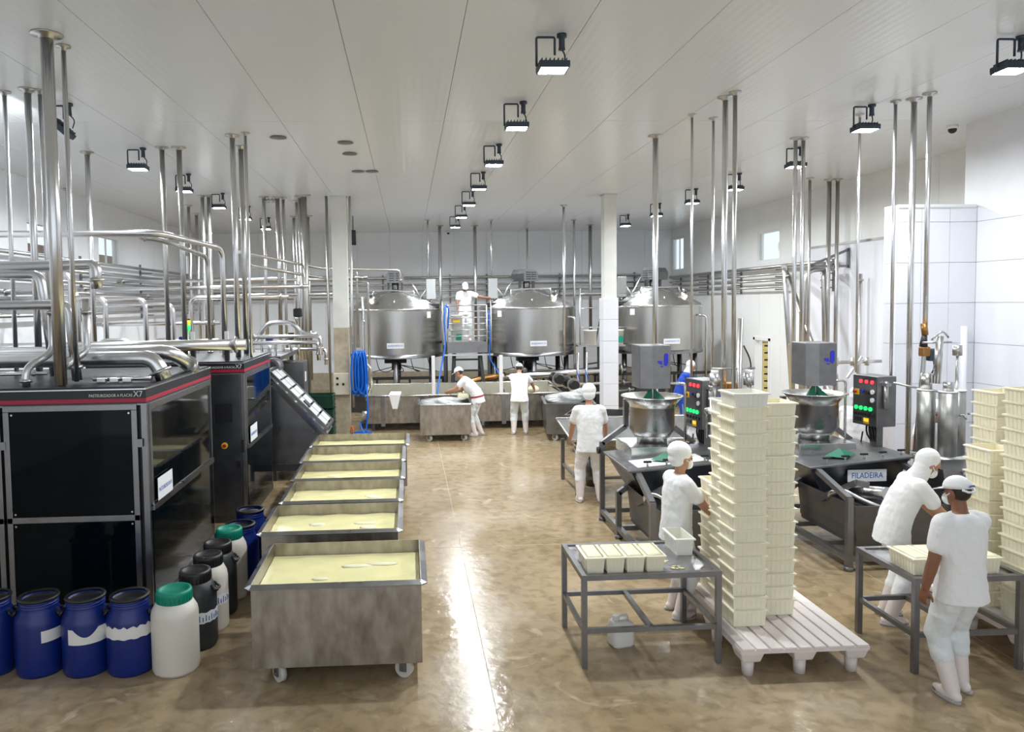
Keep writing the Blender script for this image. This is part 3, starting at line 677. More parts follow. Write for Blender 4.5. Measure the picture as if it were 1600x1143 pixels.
MB().tube(fillet([(.17,-.1,1.2),(.2,-.12,.6),(.15,-.15,.05),(-.1,-.3,.03),(-.25,-.1,.03),(.05,.1,.03),(.3,-.05,.03),(.1,-.35,.03),(.0,-.15,.28)],.12,4),.02,7).build('hose_tail','hose_blue',t)
MB().box(-.06,.06,.05,.09,1.9,2.06).build('hook','pipe_dull',t)
tag(MB().tube(fillet([(-1.42,17.3,.02),(-1.36,17.25,.3),(-1.33,17.3,.02)],.1),.018,6).build('hose_scrap','hose_orange'),'short orange hose end on the floor by the worn column','hose')
# ------------------------------------------------------------------ drums
def blue_drum(x,y,label,band,ht=.65,r=.195,handles=True,rot=0):
    t=thing('blue_drum',label,'drum',(x,y,0),rot,'open blue drums')
    p=[(r*.93,0),(r,.03),(r,ht*.68),(r*.97,ht*.74),(r*.80,ht*.83),(r*.78,ht*.86),(r*.78,ht*.97)]
    MB().lathe([(0,.004)]+p+[(r*.70,ht*.97),(r*.70,ht*.8),(r*.88,ht*.7),(r*.9,.05),(0,.04)],n=32,cap=False).build('shell','blue_plastic',t)
    for z in (.885,.92,.95): MB().lathe([(r*.78,ht*z-.008),(r*.81,ht*z),(r*.78,ht*z+.008)],n=28,cap=False).build('thread','blue_plastic',t)
    MB().lathe([(r*.715,ht*.96),(r*.69,ht*.945),(r*.2,ht*.945),(0,ht*.945)],n=24,cap=False).build('mouth_disc','black_plastic',t)  # black disc just under the rim, filling the drum mouth
    MB().lathe([(r*.69,ht*.965),(r*.83,ht*.965),(r*.85,ht*.985),(r*.83,ht),(r*.69,ht)],n=28,cap=False).build('rim','black_plastic',t)
    if handles:
        for s in (-1,1):
            MB().tube(fillet([(s*r*.86,-.05,ht*.82),(s*(r*1.02),-.06,ht*.76),(s*(r*1.02),.06,ht*.76),(s*r*.86,.05,ht*.82)],.02,3),.014,6).build('handle','black_plastic',t)
    if band:
        a0,a1,z0,z1,jag=band; q=MB(); n=26; vs=[]
        for i in range(n+1):
            a=math.radians(a0+(a1-a0)*i/n); lo=z0+jag*math.sin(i*1.7)*.4; hi=z1+jag*math.sin(i*2.3+1)
            if jag>.02: hi=z1-jag*max(0,math.sin(PI*(i-3)/14)) if 3<=i<=17 else z1; lo=z0
            for z in (lo,hi): vs.append((math.cos(a)*(r+.0015),math.sin(a)*(r+.0015),z))
        q.add(vs,[(2*i,2*i+2,2*i+3,2*i+1) for i in range(n)],True); q.build('torn_label','white_plastic',t)
    return t
blue_drum(-3.63,6.40,'open blue drum cut by the left picture edge',None)
blue_drum(-3.21,6.37,'open blue drum with a torn white label at its right side',(-62,10,.30,.40,.0))
blue_drum(-2.81,6.35,'open blue drum with a white label torn out in a dip',(-112,0,.29,.42,.07))
blue_drum(-2.43,6.33,'open blue drum with a wide speckled white label',(-190,5,.33,.43,.012))
blue_drum(-1.93,8.28,'open blue drum behind the white jugs, nearer of two',None,.66,.2,True,1.2)
blue_drum(-1.93,8.80,'open blue drum behind the white jugs, farther of two',None,.68,.2,True,1.0)
def jug(x,y,label,shell,lid,h,r,handle=False,band=False,word=None):
    t=thing('lidded_drum',label,'drum',(x,y,0),0,'lidded drums')
    MB().lathe([(0,0),(r*.93,0),(r,.03),(r,h*.70),(r*.96,h*.76),(r*.78,h*.85),(r*.72,h*.86),(r*.72,h*.9)],n=32).build('shell',shell,t)
    l=MB().lathe([(r*.73,h*.855),(r*.76,h*.86),(r*.76,h*.975),(r*.72,h),(r*.60,h),(r*.58,h*.985),(0,h*.985)],n=32).build('lid',lid,t)
    q=MB()
    for i in range(28):
        a=2*PI*i/28; q.box(r*.755,r*.775,-.006,.006,h*.87,h*.965,Matrix.Rotation(a,4,'Z'))
    q.build('lid_ribs',lid,l)['kind']='stuff'
    if handle: MB().tube(fillet([(r*.8,-.05,h*.80),(r*1.1,-.06,h*.74),(r*1.1,.06,h*.74),(r*.8,.05,h*.80)],.02,3),.014,6).build('handle','black_plastic',t)
    if band:
        vs=[];n=24
        for i in range(n+1):
            a=math.radians(-130+150*i/n)
            for z in (h*.36+.004*math.sin(i*2),h*.50+.006*math.sin(i*1.3)): vs.append((math.cos(a)*(r+.0015),math.sin(a)*(r+.0015),z))
        b=MB().add(vs,[(2*i,2*i+2,2*i+3,2*i+1) for i in range(n)],True).build('label_band','paper',t)
        for i in range(9):   # blurred handwriting strokes
            a=math.radians(-75+i*9); p=Vector((math.cos(a)*(r+.003),math.sin(a)*(r+.003),0))
            MB().bar(p+Vector((0,0,h*.385)),p+Vector((0,0,h*(.44+.025*(i%2)))),.008,.002).build('pen_stroke','ink_blue',b)
    return t
jug(-2.04,6.29,'white drum with green screw lid, nearest the camera','natural_plastic','green_lid',.70,.195)
jug(-1.99,6.74,'dark grey drum with black lid and a written white band','grey_drum','black_plastic',.70,.185,True,True)
jug(-1.97,7.10,'white drum with black lid and a written band','natural_plastic','black_plastic',.72,.18,False,True)
jug(-1.97,7.46,'dark grey drum with black lid, no band','grey_drum','black_plastic',.72,.18,True)
jug(-1.95,7.86,'white drum with green screw lid, farther of the two','natural_plastic','green_lid',.74,.18)
# ------------------------------------------------------------------ curd carts
def cart_mesh(w,d,h,lip=.05,zb=.16):
    """open tub cart, origin at front-left floor corner of the rim"""
    q=MB(); i=lip; t=.006; zr=h
    x0,x1,y0,y1=i,w-i,i,d-i
    q.box(x0,x1,y0,y0+t,zb,zr).box(x0,x1,y1-t,y1,zb,zr).box(x0,x0+t,y0+t,y1-t,zb,zr).box(x1-t,x1,y0+t,y1-t,zb,zr).box(x0,x1,y0,y1,zb-.006,zb)
    return q
def rim_mesh(w,d,h,lip=.05):
    c=.045; q=MB(); o=[(c,0),(w-c,0),(w,c),(w,d-c),(w-c,d),(c,d),(0,d-c),(0,c)]; i=lip+.004
    inn=[(i+.012,i),(w-i-.012,i),(w-i,i+.012),(w-i,d-i-.012),(w-i-.012,d-i),(i+.012,d-i),(i,d-i-.012),(i,i+.012)]
    vs=[(x,y,h-.03) for x,y in o]+[(x,y,h-.022) for x,y in o]+[(x,y,h) for x,y in inn]+[(x,y,h-.012) for x,y in inn]
    fs=[]
    for k in range(8):
        j=(k+1)%8; fs+=[(k,j,8+j,8+k),(8+k,8+j,16+j,16+k),(16+k,16+j,24+j,24+k),(24+k,24+j,j,k)]
    return q.add(vs,fs)
def caster(name,x,y,parent,r=.075):
    o=MB().cyl((-.025,0,r),(.025,0,r),r,n=18).build(name,'caster',parent,(x,y,0)); o.rotation_euler=(0,0,random.uniform(.5,1.2)); x=y=0
    MB().box(x-.04,x-.03,y-.03,y+.03,r-.02,.16).box(x+.03,x+.04,y-.03,y+.03,r-.02,.16).box(x-.04,x+.04,y-.04,y+.04,.145,.16).cyl((x-.045,y,r),(x+.045,y,r),.015,n=8).build('fork','frame_steel',o)
def cart(x,y,w,d,label,h=.85,rz=0,mt='cart_steel',level=.73,what=None):
    t=thing('curd_cart',label,'cart',(x,y,0),rz,'stainless curd carts')
    cart_mesh(w,d,h).build('tub',mt,t); rim_mesh(w,d,h).build('rim','machine_steel',t)
    for cx in (.25,w-.2):
        for cy in (.14,d-.14): caster('caster',cx,cy,t)
    if what:
        l=thing('curd_fill',what,'curd',(x,y,0),rz,'curd in the carts'); n=14; vs=[];fs=[]
        for j in range(n+1):
            for i in range(n+1):
                vs.append((.06+(w-.12)*i/n,.06+(d-.12)*j/n,level+.006*math.sin(i*1.3+x*5)*math.cos(j*1.7+y)))
        for j in range(n):
            for i in range(n): a=j*(n+1)+i; fs.append((a,a+1,a+n+2,a+n+1))
        q=MB().add(vs,fs,True); k=(n+1)
        q.box(.06,w-.06,.06,d-.06,.17,level-.02); q.build('surface','milk',l)
        for s in range(3):
            cx=random.uniform(.4,w-.35); cy=random.uniform(.35,d-.35)
            MB().sphere((cx,cy,level),(random.uniform(.06,.16),random.uniform(.03,.07),.012),10,5).build('curd_lump','curd',l)
    return t
CY=[(-1.36,5.86,1.48,1.13),(-1.55,7.26,1.46,1.08),(-1.53,8.40,1.44,1.05),(-1.57,9.50,1.50,1.03),(-1.62,10.58,1.55,1.14),(-1.63,11.76,1.62,1.10)]
nm6=['nearest of the six','second nearest of the six','third nearest of the six','fourth nearest of the six','fifth nearest of the six','farthest of the six']
for k,(x,y,w,d) in enumerate(CY): cart(x,y,w,d,'stainless tub cart full of yellow curd, '+nm6[k],what='pale yellow curd and whey filling the cart %s in the row'%nm6[k].replace(' of the six',''))
# ------------------------------------------------------------------ cheese vats (tall round tanks)
def tank(x,y,label,num,side,lampside,mirror=False):
    t=thing('cheese_vat',label,'tank',(x,y,0),0,'round cheese vats'); R=1.42
    MB().lathe([(R,1.66),(R,2.92)],n=72,cap=False).build('shell','tank_steel',t)
    MB().lathe([(R-.01,2.90),(R+.03,2.905),(R+.03,2.955),(R-.02,2.975),(R-.06,3.02),(.42,3.50),(.40,3.52),(0,3.52)],n=72,cap=False).build('lid','steel',t)
    MB().lathe([(R+.02,1.56),(R+.02,1.67),(R-.02,1.67),(R-.02,1.56)],n=72,cap=False).build('base_ring','machine_steel',t)
    MB().lathe([(R-.02,1.6),(.3,1.45),(0,1.45)],n=48,cap=False).build('bottom_cone','dark_steel',t)
    for k in range(6):
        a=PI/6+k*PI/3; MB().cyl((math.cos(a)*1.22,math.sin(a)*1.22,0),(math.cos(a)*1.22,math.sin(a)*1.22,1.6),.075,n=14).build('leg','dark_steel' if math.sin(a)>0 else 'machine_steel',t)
    # weld seams
    for a in (200,262,318): 
        a=math.radians(a); MB().box(R-.002,R+.003,-.004,.004,1.68,2.9,Matrix.Rotation(a,4,'Z')).build('weld_seam','tank_steel',t)
    # agitator drive
    MB().cyl((0,0,3.5),(0,0,3.74),.1).build('drive_shaft','machine_steel',t)
    q=MB()
    for sx in (-.2,.2): q.box(sx-.03,sx+.03,-.1,.1,3.45,3.72)
    q.each('drive_foot','dark_steel',t)
    ang=0 if num==1 else (-.55 if num==2 else .75)
    ang={1:0,2:.45,3:-.9}[num]; M=Matrix.Rotation(ang,4,'Z')
    d=MB().prism([(-.25,3.72),(.25,3.72),(.26,3.95),(.18,4.08),(-.18,4.08),(-.26,3.95)],'y',-.24,.42)
    d.v=[tuple(M@Vector(v)) for v in d.v]; dr=d.build('drive_motor','machine_steel',t)
    for r in range(4):
        for c in (-.1,.1): MB().box(c-.075,c+.075,-.262,-.24,3.78+r*.065,3.80+r*.065,M@Matrix.Translation((0,0,0))).build('louvre','black_iron',dr)
    # control box and struts on one side
    s=side
    MB().box(s*1.05-.14,s*1.05+.14,-.35,-.2,3.22,3.82).build('control_cabinet','steel',t,bevel=.01)
    MB().cyl((s*1.05,-.28,2.97),(s*1.05,-.28,3.22),.03).build('cabinet_post','pipe_steel',t)
    q=MB(); q.cyl((s*.42,-.2,3.8),(s*.82,-.3,3.18),.025).cyl((s*.98,-.3,3.62),(s*.62,-.35,3.1),.025); q.each('strut','pipe_steel',t)
    MB().tube(fillet([(-lampside*.55,-.6,3.2),(-lampside*.55,-.55,3.47),(lampside*.62,-.5,3.5),(lampside*.66,-.5,3.32)],.07),.028,8).build('spray_pipe','pipe_steel',t)
    # manway, sight lamp
    lx=lampside*.68
    MB().cyl((lx,-.75,3.12),(lx,-.78,3.32),.10).build('sight_housing','pipe_dull',t)
    MB().sphere((lx,-.87,3.2),(.05,.03,.045),10,6).build('sight_lamp','sight_glow',t)
    MB().cyl((lx,-.78,3.32),(lx,-.78,3.42),.07).build('sight_cap','machine_steel',t)
    MB().box(s*1.12-.16,s*1.12+.16,-.75,-.5,2.98,3.1).build('junction','black_iron',t,bevel=.02)
    MB().cyl((-.02,-1.1,3.06),(-.02,-1.1,3.2),.02).build('vent_pin','pipe_steel',t)
    # outlet below
    MB().cyl((0,-.2,1.15),(0,-.2,1.5),.14).build('outlet_body','black_iron',t); MB().box(-.35,.3,-.35,-.05,1.36,1.5).build('outlet_flange','black_iron',t)
    o=MB().cyl((.02,-.75,1.02),(.02,-.2,1.08),.12,n=20).build('outlet_pipe','machine_steel',t); MB().cyl((.02,-.752,1.02),(.02,-.75,1.02),.1,n=20).build('opening','black_iron',o)
    for k in range(5):
        a=-1.1+k*.5; MB().tube(fillet([(a,-.6,1.6),(a+.1,-.5,1.15),(a+.35,-.4,1.1),(.1,-.25,1.3)],.2),.012,5).build('cable','black_plastic',t)
    # name plate and notice
    pa=math.radians(-90+{1:0,2:4,3:3}[num]); px,py=math.cos(pa)*(R+.006),math.sin(pa)*(R+.006)
    M=Matrix.Translation((px,py,1.93))@Matrix.Rotation(pa+PI/2,4,'Z')
    p=MB().box(-.24,.24,-.004,.004,-.075,.075,M).build('name_plate','paper',t)
    text('QUEIJOMATIC %02d'%num,.07,'lettering','ink_blue',p,M@Matrix.Translation((0,-.006,0))@Matrix.Rotation(PI/2,4,'X'),.42)
    na=math.radians(-90+side*42); M=Matrix.Translation((math.cos(na)*(R+.006),math.sin(na)*(R+.006),2.78))@Matrix.Rotation(na+PI/2,4,'Z')
    MB().box(-.07,.07,-.003,.003,-.09,.09,M).build('notice','paper',t)
    if num!=1:
        MB().tube(fillet([(1.0,-1.05,2.66),(1.12,-1.05,2.66),(1.2,-1.12,2.62),(1.2,-1.12,.6)],.06),.035,8).build('overflow_pipe','pipe_steel',t)
    return t
tank(-.37,22,'round stainless cheese vat, left one of three, beside the worn column',1,1,-1)
tank(3.56,22,'round stainless cheese vat, middle one of three',2,-1,1)
tank(7.41,22,'round stainless cheese vat, right one of three, behind the white column',3,-1,1)
# dark drain frames and process pipes below the vats
for k,(x0,x1) in enumerate(((-1.9,1.0),(2.2,4.7),(5.3,8.9))):
    t=thing('vat_underframe','dark steel frame under the %s cheese vat'%('left','middle','right')[k],'frame',((x0+x1)/2,20.9,0)); w=(x1-x0)/2
    MB().box(-w,w,-.04,.04,.95,1.03).box(-w,w,-.04,.04,.62,.72).each('rail','black_iron',t)
    MB().box(-w,w,.3,.4,0,.6).build('backing','dark_steel',t)
    q=MB()
    for s in (-1,-.33,.33,1): q.box(s*w*.97-.03,s*w*.97+.03,-.03,.03,0,1.0)
    q.each('post','black_iron',t)
pipe('fat horizontal steel pipe left of the white column, under the vats',[(2.5,20.6,.98),(6.2,20.8,1.14)],.11,'pipe_steel')
pipe('slim horizontal steel pipe left of the white column, upper of two',[(2.5,20.3,.72),(6.2,20.5,.80)],.05,'pipe_steel')
pipe('slim horizontal steel pipe left of the white column, lower of two',[(4.0,20.1,0),(4.0,20.1,.45),(6.3,20.3,.62)],.04,'pipe_steel')
pipe('horizontal steel pipe under the left vat',[(-1.5,20.4,.78),(1.0,20.4,.80)],.04,'pipe_steel')
pipe('yellowish pipe lying between the vats',[(1.5,20.3,.85),(2.0,20.4,.98),(2.7,20.6,1.05)],.09,'brass',.2)
pipe('black open-ended pipe pointing at the camera beside the middle vat outlet',[(4.15,20.0,.95),(4.05,20.9,1.0)],.13,'black_iron')
pipe('second black open-ended pipe beside the middle vat outlet',[(4.5,19.7,.82),(4.4,20.6,.85)],.13,'black_iron')
# pipe bundle at the left of the left vat
for k,(x,z,zt) in enumerate([(-1.62,1.3,3.3),(-1.48,1.6,3.3),(-1.34,1.0,3.98),(-1.2,1.45,3.3),(-1.05,.7,3.7)]):
    pipe('upright steel pipe left of the left vat, %s from the left'%ORD[k],[(x-.5 if k in (2,4) else x,19.6,zt),(x,19.6,zt),(x,19.6,z)],.035,'pipe_steel' if k%2 else 'pipe_dull',.1)
pipe('crooked steel pipe with a tee left of the left vat',[(-1.16,19.4,2.7),(-1.2,19.4,2.6),(-1.2,19.4,1.65),(-1.0,19.4,1.4),(-1.0,19.4,.9)],.035,'pipe_steel',.08)
t=thing('pump_skid','small pump with fittings on the floor beside the left vat','pump',(-1.0,18.6,0)); MB().box(-.25,.2,-.2,.2,0,.12).build('base','dark_steel',t); MB().cyl((-.2,0,.28),(.15,0,.28),.13).build('motor','pipe_dull',t); MB().tube(fillet([(.1,-.05,.3),(.1,-.05,.7),(-.1,-.05,.7)],.08),.03).build('riser','pipe_steel',t)
# ------------------------------------------------------------------ platform between left and middle vats
t=thing('work_platform','steel work platform with ladder between the left and middle vats','platform',(1.63,20.4,0)); Z=2.0
MB().box(-.55,.55,0,1.9,Z-.08,Z).build('deck','steel',t)
MB().box(-.55,.55,-.03,0,Z-.28,Z+.02).build('kick_plate','machine_steel',t)
q=MB()
for x in (-.55,.55): q.cyl((x,0,Z-.3),(x,0,Z+1.05),.022)
q.each('rail_post','pipe_steel',t)
for k in range(6): MB().cyl((-.55,0,Z+.18+k*.172),(.55,0,Z+.18+k*.172),.018 if k<5 else .026,n=8).build('rail_bar','pipe_steel',t)
q=MB()
for s in (-1,1):
    q.cyl((s*.68,.1,1.5),(s*.68,.1,Z+1.15),.02)
    for k in range(6): q.cyl((s*.68,.1,Z+.1+k*.17),(s*.6,.9,Z+.1+k*.17),.014,n=6)
q.each('side_rail','pipe_dull',t)
q=MB().bar((-.68,0,1.66),(.72,0,1.66),.05); q.build('cross_beam','pipe_steel',t)
for s in (-1,1): MB().bar((s*.5,-.3,0),(s*.36,.1,1.7),.1,.05).build('ladder_stringer','black_iron',t)
for k in range(5): MB().box(-.42,.42,-.25+k*.07,-.1+k*.07,.3+k*.3,.34+k*.3).build('ladder_step','black_iron',t)
q=MB()
for (x,y) in ((-.5,1.8),(.5,1.8),(.62,.2),(-.62,.2)): q.box(x-.04,x+.04,y-.04,y+.04,0,Z-.08)
q.each('leg','dark_steel',t)
def bucket(x,y,z,label,r=.16,h=.36,green=True,yellow=False):
    t=thing('bucket',label,'bucket',(x,y,z)); MB().lathe([(0,0),(r*.9,0),(r,h),(r*1.04,h),(r*1.04,h-.03),(r*.99,h-.03)],n=20,cap=False).build('shell','white_plastic',t)
    if green: MB().box(r*.3-.09,r*.3+.07,-r*1.02,-r*.93,.06,.16 if yellow else .24).build('green_label','green_lid',t)
    if yellow: MB().box(-.12,.08,-r*1.03,-r*.95,.2,.27).build('yellow_label','yellow',t)
bucket(1.36,20.65,2.0,'white bucket with green print on the platform between the vats, bottom of two',.17,.36,True,False)
bucket(1.36,20.65,2.365,'white bucket with yellow label on the platform between the vats, top of two',.165,.40,False,True)
t=thing('hose','blue hose draped down the platform by the left vat','hose',(1.0,20.2,0))
MB().tube(fillet([(.02,0,3.06),(-.02,-.05,2.6),(.02,-.08,2.0),(-.1,-.25,1.5),(-.22,-.7,1.0),(-.28,-1.4,.75)],.3),.021,8).tube(fillet([(.02,0,3.06),(.12,.05,2.95),(.08,0,2.4)],.08),.021,8).build('tube','hose_blue',t)
tag(MB().tube(fillet([(2.22,20.2,2.9),(2.24,20.15,2.0),(2.2,20.1,1.55),(2.45,19.9,1.2),(2.55,19.6,.7)],.3),.014,8).build('hose','hose_blue'),'blue hose down the right side of the platform','hose')
# right platform with buckets, between middle vat and white column
t=thing('side_platform','small steel platform with thin rails left of the white column','platform',(5.4,20.6,0)); Z=1.86
MB().box(-.6,.75,0,1.2,Z-.05,Z).build('deck','steel',t)
q=MB()
for z in (Z+.5,Z+1.05,Z+1.45): q.cyl((-.55,0,z),(.8,0,z),.015,n=8)
q.cyl((-.55,0,Z),(-.55,0,Z+1.6),.02); q.each('rail','pipe_steel',t)
q=MB()
for (x,y) in ((-.4,.1),(0,.1),(.6,1.0)): q.box(x-.03,x+.03,y-.03,y+.03,0,Z-.05)
q.bar((-.4,.1,1.3),(0,.1,1.35),.04).bar((0,.1,.9),(.12,.1,Z),.05); q.each('leg','black_iron',t)
MB().bar((.0,.4,Z),(.2,.4,Z+1.2),.03).bar((.2,.4,Z+1.2),(.22,.4,Z),.02).each('stay','black_iron',t)
bucket(5.18,20.75,1.86,'plain white bucket on the small platform left of the white column',.19,.42,False)
bucket(5.95,20.75,1.86,'white bucket with green mark touching the white column',.19,.42,True)
for k,x in enumerate((4.62,4.86)):
    t=thing('hose_stand','blue hose wound down a post right of the middle vat, %s'%('left one','right one')[k],'hose',(x,19.9,0))
    MB().cyl((0,0,0),(0,0,1.7),.03).build('post','pipe_dull',t); MB().tube([(.03*math.cos(i*.9),.03*math.sin(i*.9)-.02,1.35-i*.05) for i in range(24)],.018,6).build('hose','hose_blue',t)
# ------------------------------------------------------------------ long draining vats
def long_vat(x0,x1,label,posts):
    t=thing('draining_vat',label,'vat',(x0,17.9,0),0,'long draining vats'); w=x1-x0; d=1.75; H=.86
    q=MB(); e=.006
    q.box(0,w,0,e,.2,H).box(0,w,d-e,d,.2,H+.12).box(0,e,e,d-e,.2,H).box(w-e,w,e,d-e,.2,H).box(0,w,0,d,.19,.2); q.build('tub','cart_steel',t)
    q=MB().tube([(-.02,-.02,H),(w+.02,-.02,H),(w+.02,d,H+.1),(-.02,d,H+.1),(-.02,-.02,H)],.024,8); q.build('rim','steel',t)
    MB().box(.012,w-.012,d-.02,d-.008,.21,H+.1).box(.008,.014,.01,d-.02,.21,H-.01).box(w-.014,w-.008,.01,d-.02,.21,H-.01).box(.012,w-.012,.01,d-.02,.202,.21).build('lit_inside','vat_inner_lit',t)  # sheets added inside, coloured lighter so the tub's interior looks lit
    for p in posts: MB().box(p-.05,p+.05,-.03,0,.12,H-.02).build('rib','machine_steel',t)
    q=MB()
    for x in (.15,w-.15):
        for y in (.1,d-.1): q.box(x-.04,x+.04,y-.04,y+.04,0,.2)
    q.each('foot','dark_steel',t)
    return t
long_vat(-1.05,1.30,'long low stainless draining vat below the left cheese vat',(.4,1.35)); long_vat(1.36,3.75,'long low stainless draining vat below the middle cheese vat',(.95,2.1))
tag(MB().box(.58,.67,18.9,18.98,.75,1.75).build('white_post','white_plastic',bevel=.01),'white plastic upright at the end of the left draining vat','post')
tag(MB().box(2.31,2.40,18.7,18.78,.75,1.75).build('white_post','white_plastic',bevel=.01),'white plastic upright beside the man at the middle draining vat','post')
tag(MB().hexa([(-.42,17.86,.55),(-.30,17.86,.55),(-.30,17.872,.55),(-.42,17.872,.55)],[(-.5,17.85,.89),(-.22,17.85,.89),(-.22,17.865,.89),(-.5,17.865,.89)]).hexa([(-.5,17.85,.89),(-.22,17.85,.89),(-.2,18.1,.93),(-.46,18.1,.93)],[(-.5,17.85,.9),(-.22,17.85,.9),(-.2,18.1,.945),(-.46,18.1,.945)]).build('cloth_strip','cotton'),'white cloth strip hung over the left draining vat rim','cloth')
cart(.18,16.3,1.24,1.1,'stainless tub cart with a clear plastic bag before the left draining vat',.86,0,'cart_steel')
cart(2.98,16.1,1.15,1.4,'stainless tub cart heaped with clear bags beside the middle draining vat',.86,-.12,'machine_steel')
cart(3.15,14.85,1.3,1.0,'dark empty tub cart turned askew behind the worker at the tray',.80,-.42,'machine_steel')
def bag(cx,cy,cz,sx,sy,sz,label,n=20):
    q=MB(); rings=[]
    for k in range(n//2+1):
        tt=-PI/2+PI*k/(n//2); ring=[]
        for i in range(n):
            a=2*PI*i/n; r=1+.28*math.sin(3*a+k)+.2*math.sin(7*a+2*k)+.12*math.sin(9*a-3*k)
            ring.append(Vector((cx+sx*r*max(math.cos(tt),.02)*math.cos(a),cy+sy*r*max(math.cos(tt),.02)*math.sin(a),cz+sz*math.sin(tt)+.02*math.sin(5*a))))
        rings.append(ring)
    return tag(q.ring_loft(rings).build('plastic_bag','clear_bag'),label,'bag','clear plastic bags')
bag(.82,16.75,.84,.42,.35,.10,'crumpled clear plastic bag lying over the cart before the left draining vat')
bag(3.62,16.75,.88,.36,.28,.12,'crumpled clear plastic bag on the cart beside the middle draining vat, left one')
bag(4.0,16.95,.93,.2,.2,.13,'crumpled clear plastic bag on the cart beside the middle draining vat, right one')
tag(MB().box(1.12,1.38,16.95,17.2,.88,1.0).build('cheese_block','curd',bevel=.03),'pale cheese block under the hands of the man at the left draining vat','cheese')
tag(MB().sphere((3.02,17.75,.98),(.14,.12,.09),14,8).build('cheese_lump','curd'),'white cheese lump held over the middle draining vat','cheese')
# ------------------------------------------------------------------ long curd tray behind the kettle
t=thing('curd_tray','long stainless sorting tray on legs with white curd, behind the near kettle','tray table',(2.55,11.4,0)); w,d,H=2.5,1.3,.90
def open_tray(w,d,H,zb,ins,back):
    q=MB(); lo=[(ins,ins,zb),(w-ins,ins,zb),(w-ins,d-ins*.4,zb),(ins,d-ins*.4,zb)]; hi=[(0,0,H),(w,0,H),(w,d,H+back),(0,d,H+back)]
    q.add(lo+hi,[(0,1,2,3)]+[(i,(i+1)%4,4+(i+1)%4,4+i) for i in range(4)])
    return q
o=open_tray(w,d,H,.6,.3,.16).build('basin','steel',t); sd=o.modifiers.new('s','SOLIDIFY'); sd.thickness=.008
MB().tube([(0,0,H),(w,0,H),(w,d,H+.16),(0,d,H+.16),(0,0,H)],.018,8).build('rim','steel',t)
for (x,y) in ((.1,.08),(.1,1.2),(w-.1,.08),(w-.1,1.2)): MB().box(x-.03,x+.03,y-.03,y+.03,0,.72).build('leg','frame_steel',t)
MB().bar((.1,.08,.28),(w-.1,.08,.28),.04).bar((.1,.08,.28),(.1,1.2,.28),.04).build('stretcher','frame_steel',t)
MB().cyl((.42,.35,.1),(.42,.35,.6),.12).build('drain_pot','dark_steel',t)
for k,(x,y,s) in enumerate(((.62,.5,.16),(1.9,.55,.22),(2.2,.5,.14))):
    tag(MB().sphere((2.55+x,11.4+y,.64),(s,s*.8,.07),12,6).build('curd_heap','curd'),'small heap of white curd in the long tray, %s'%('left of the worker','right of the kettle','far right')[k],'curd')
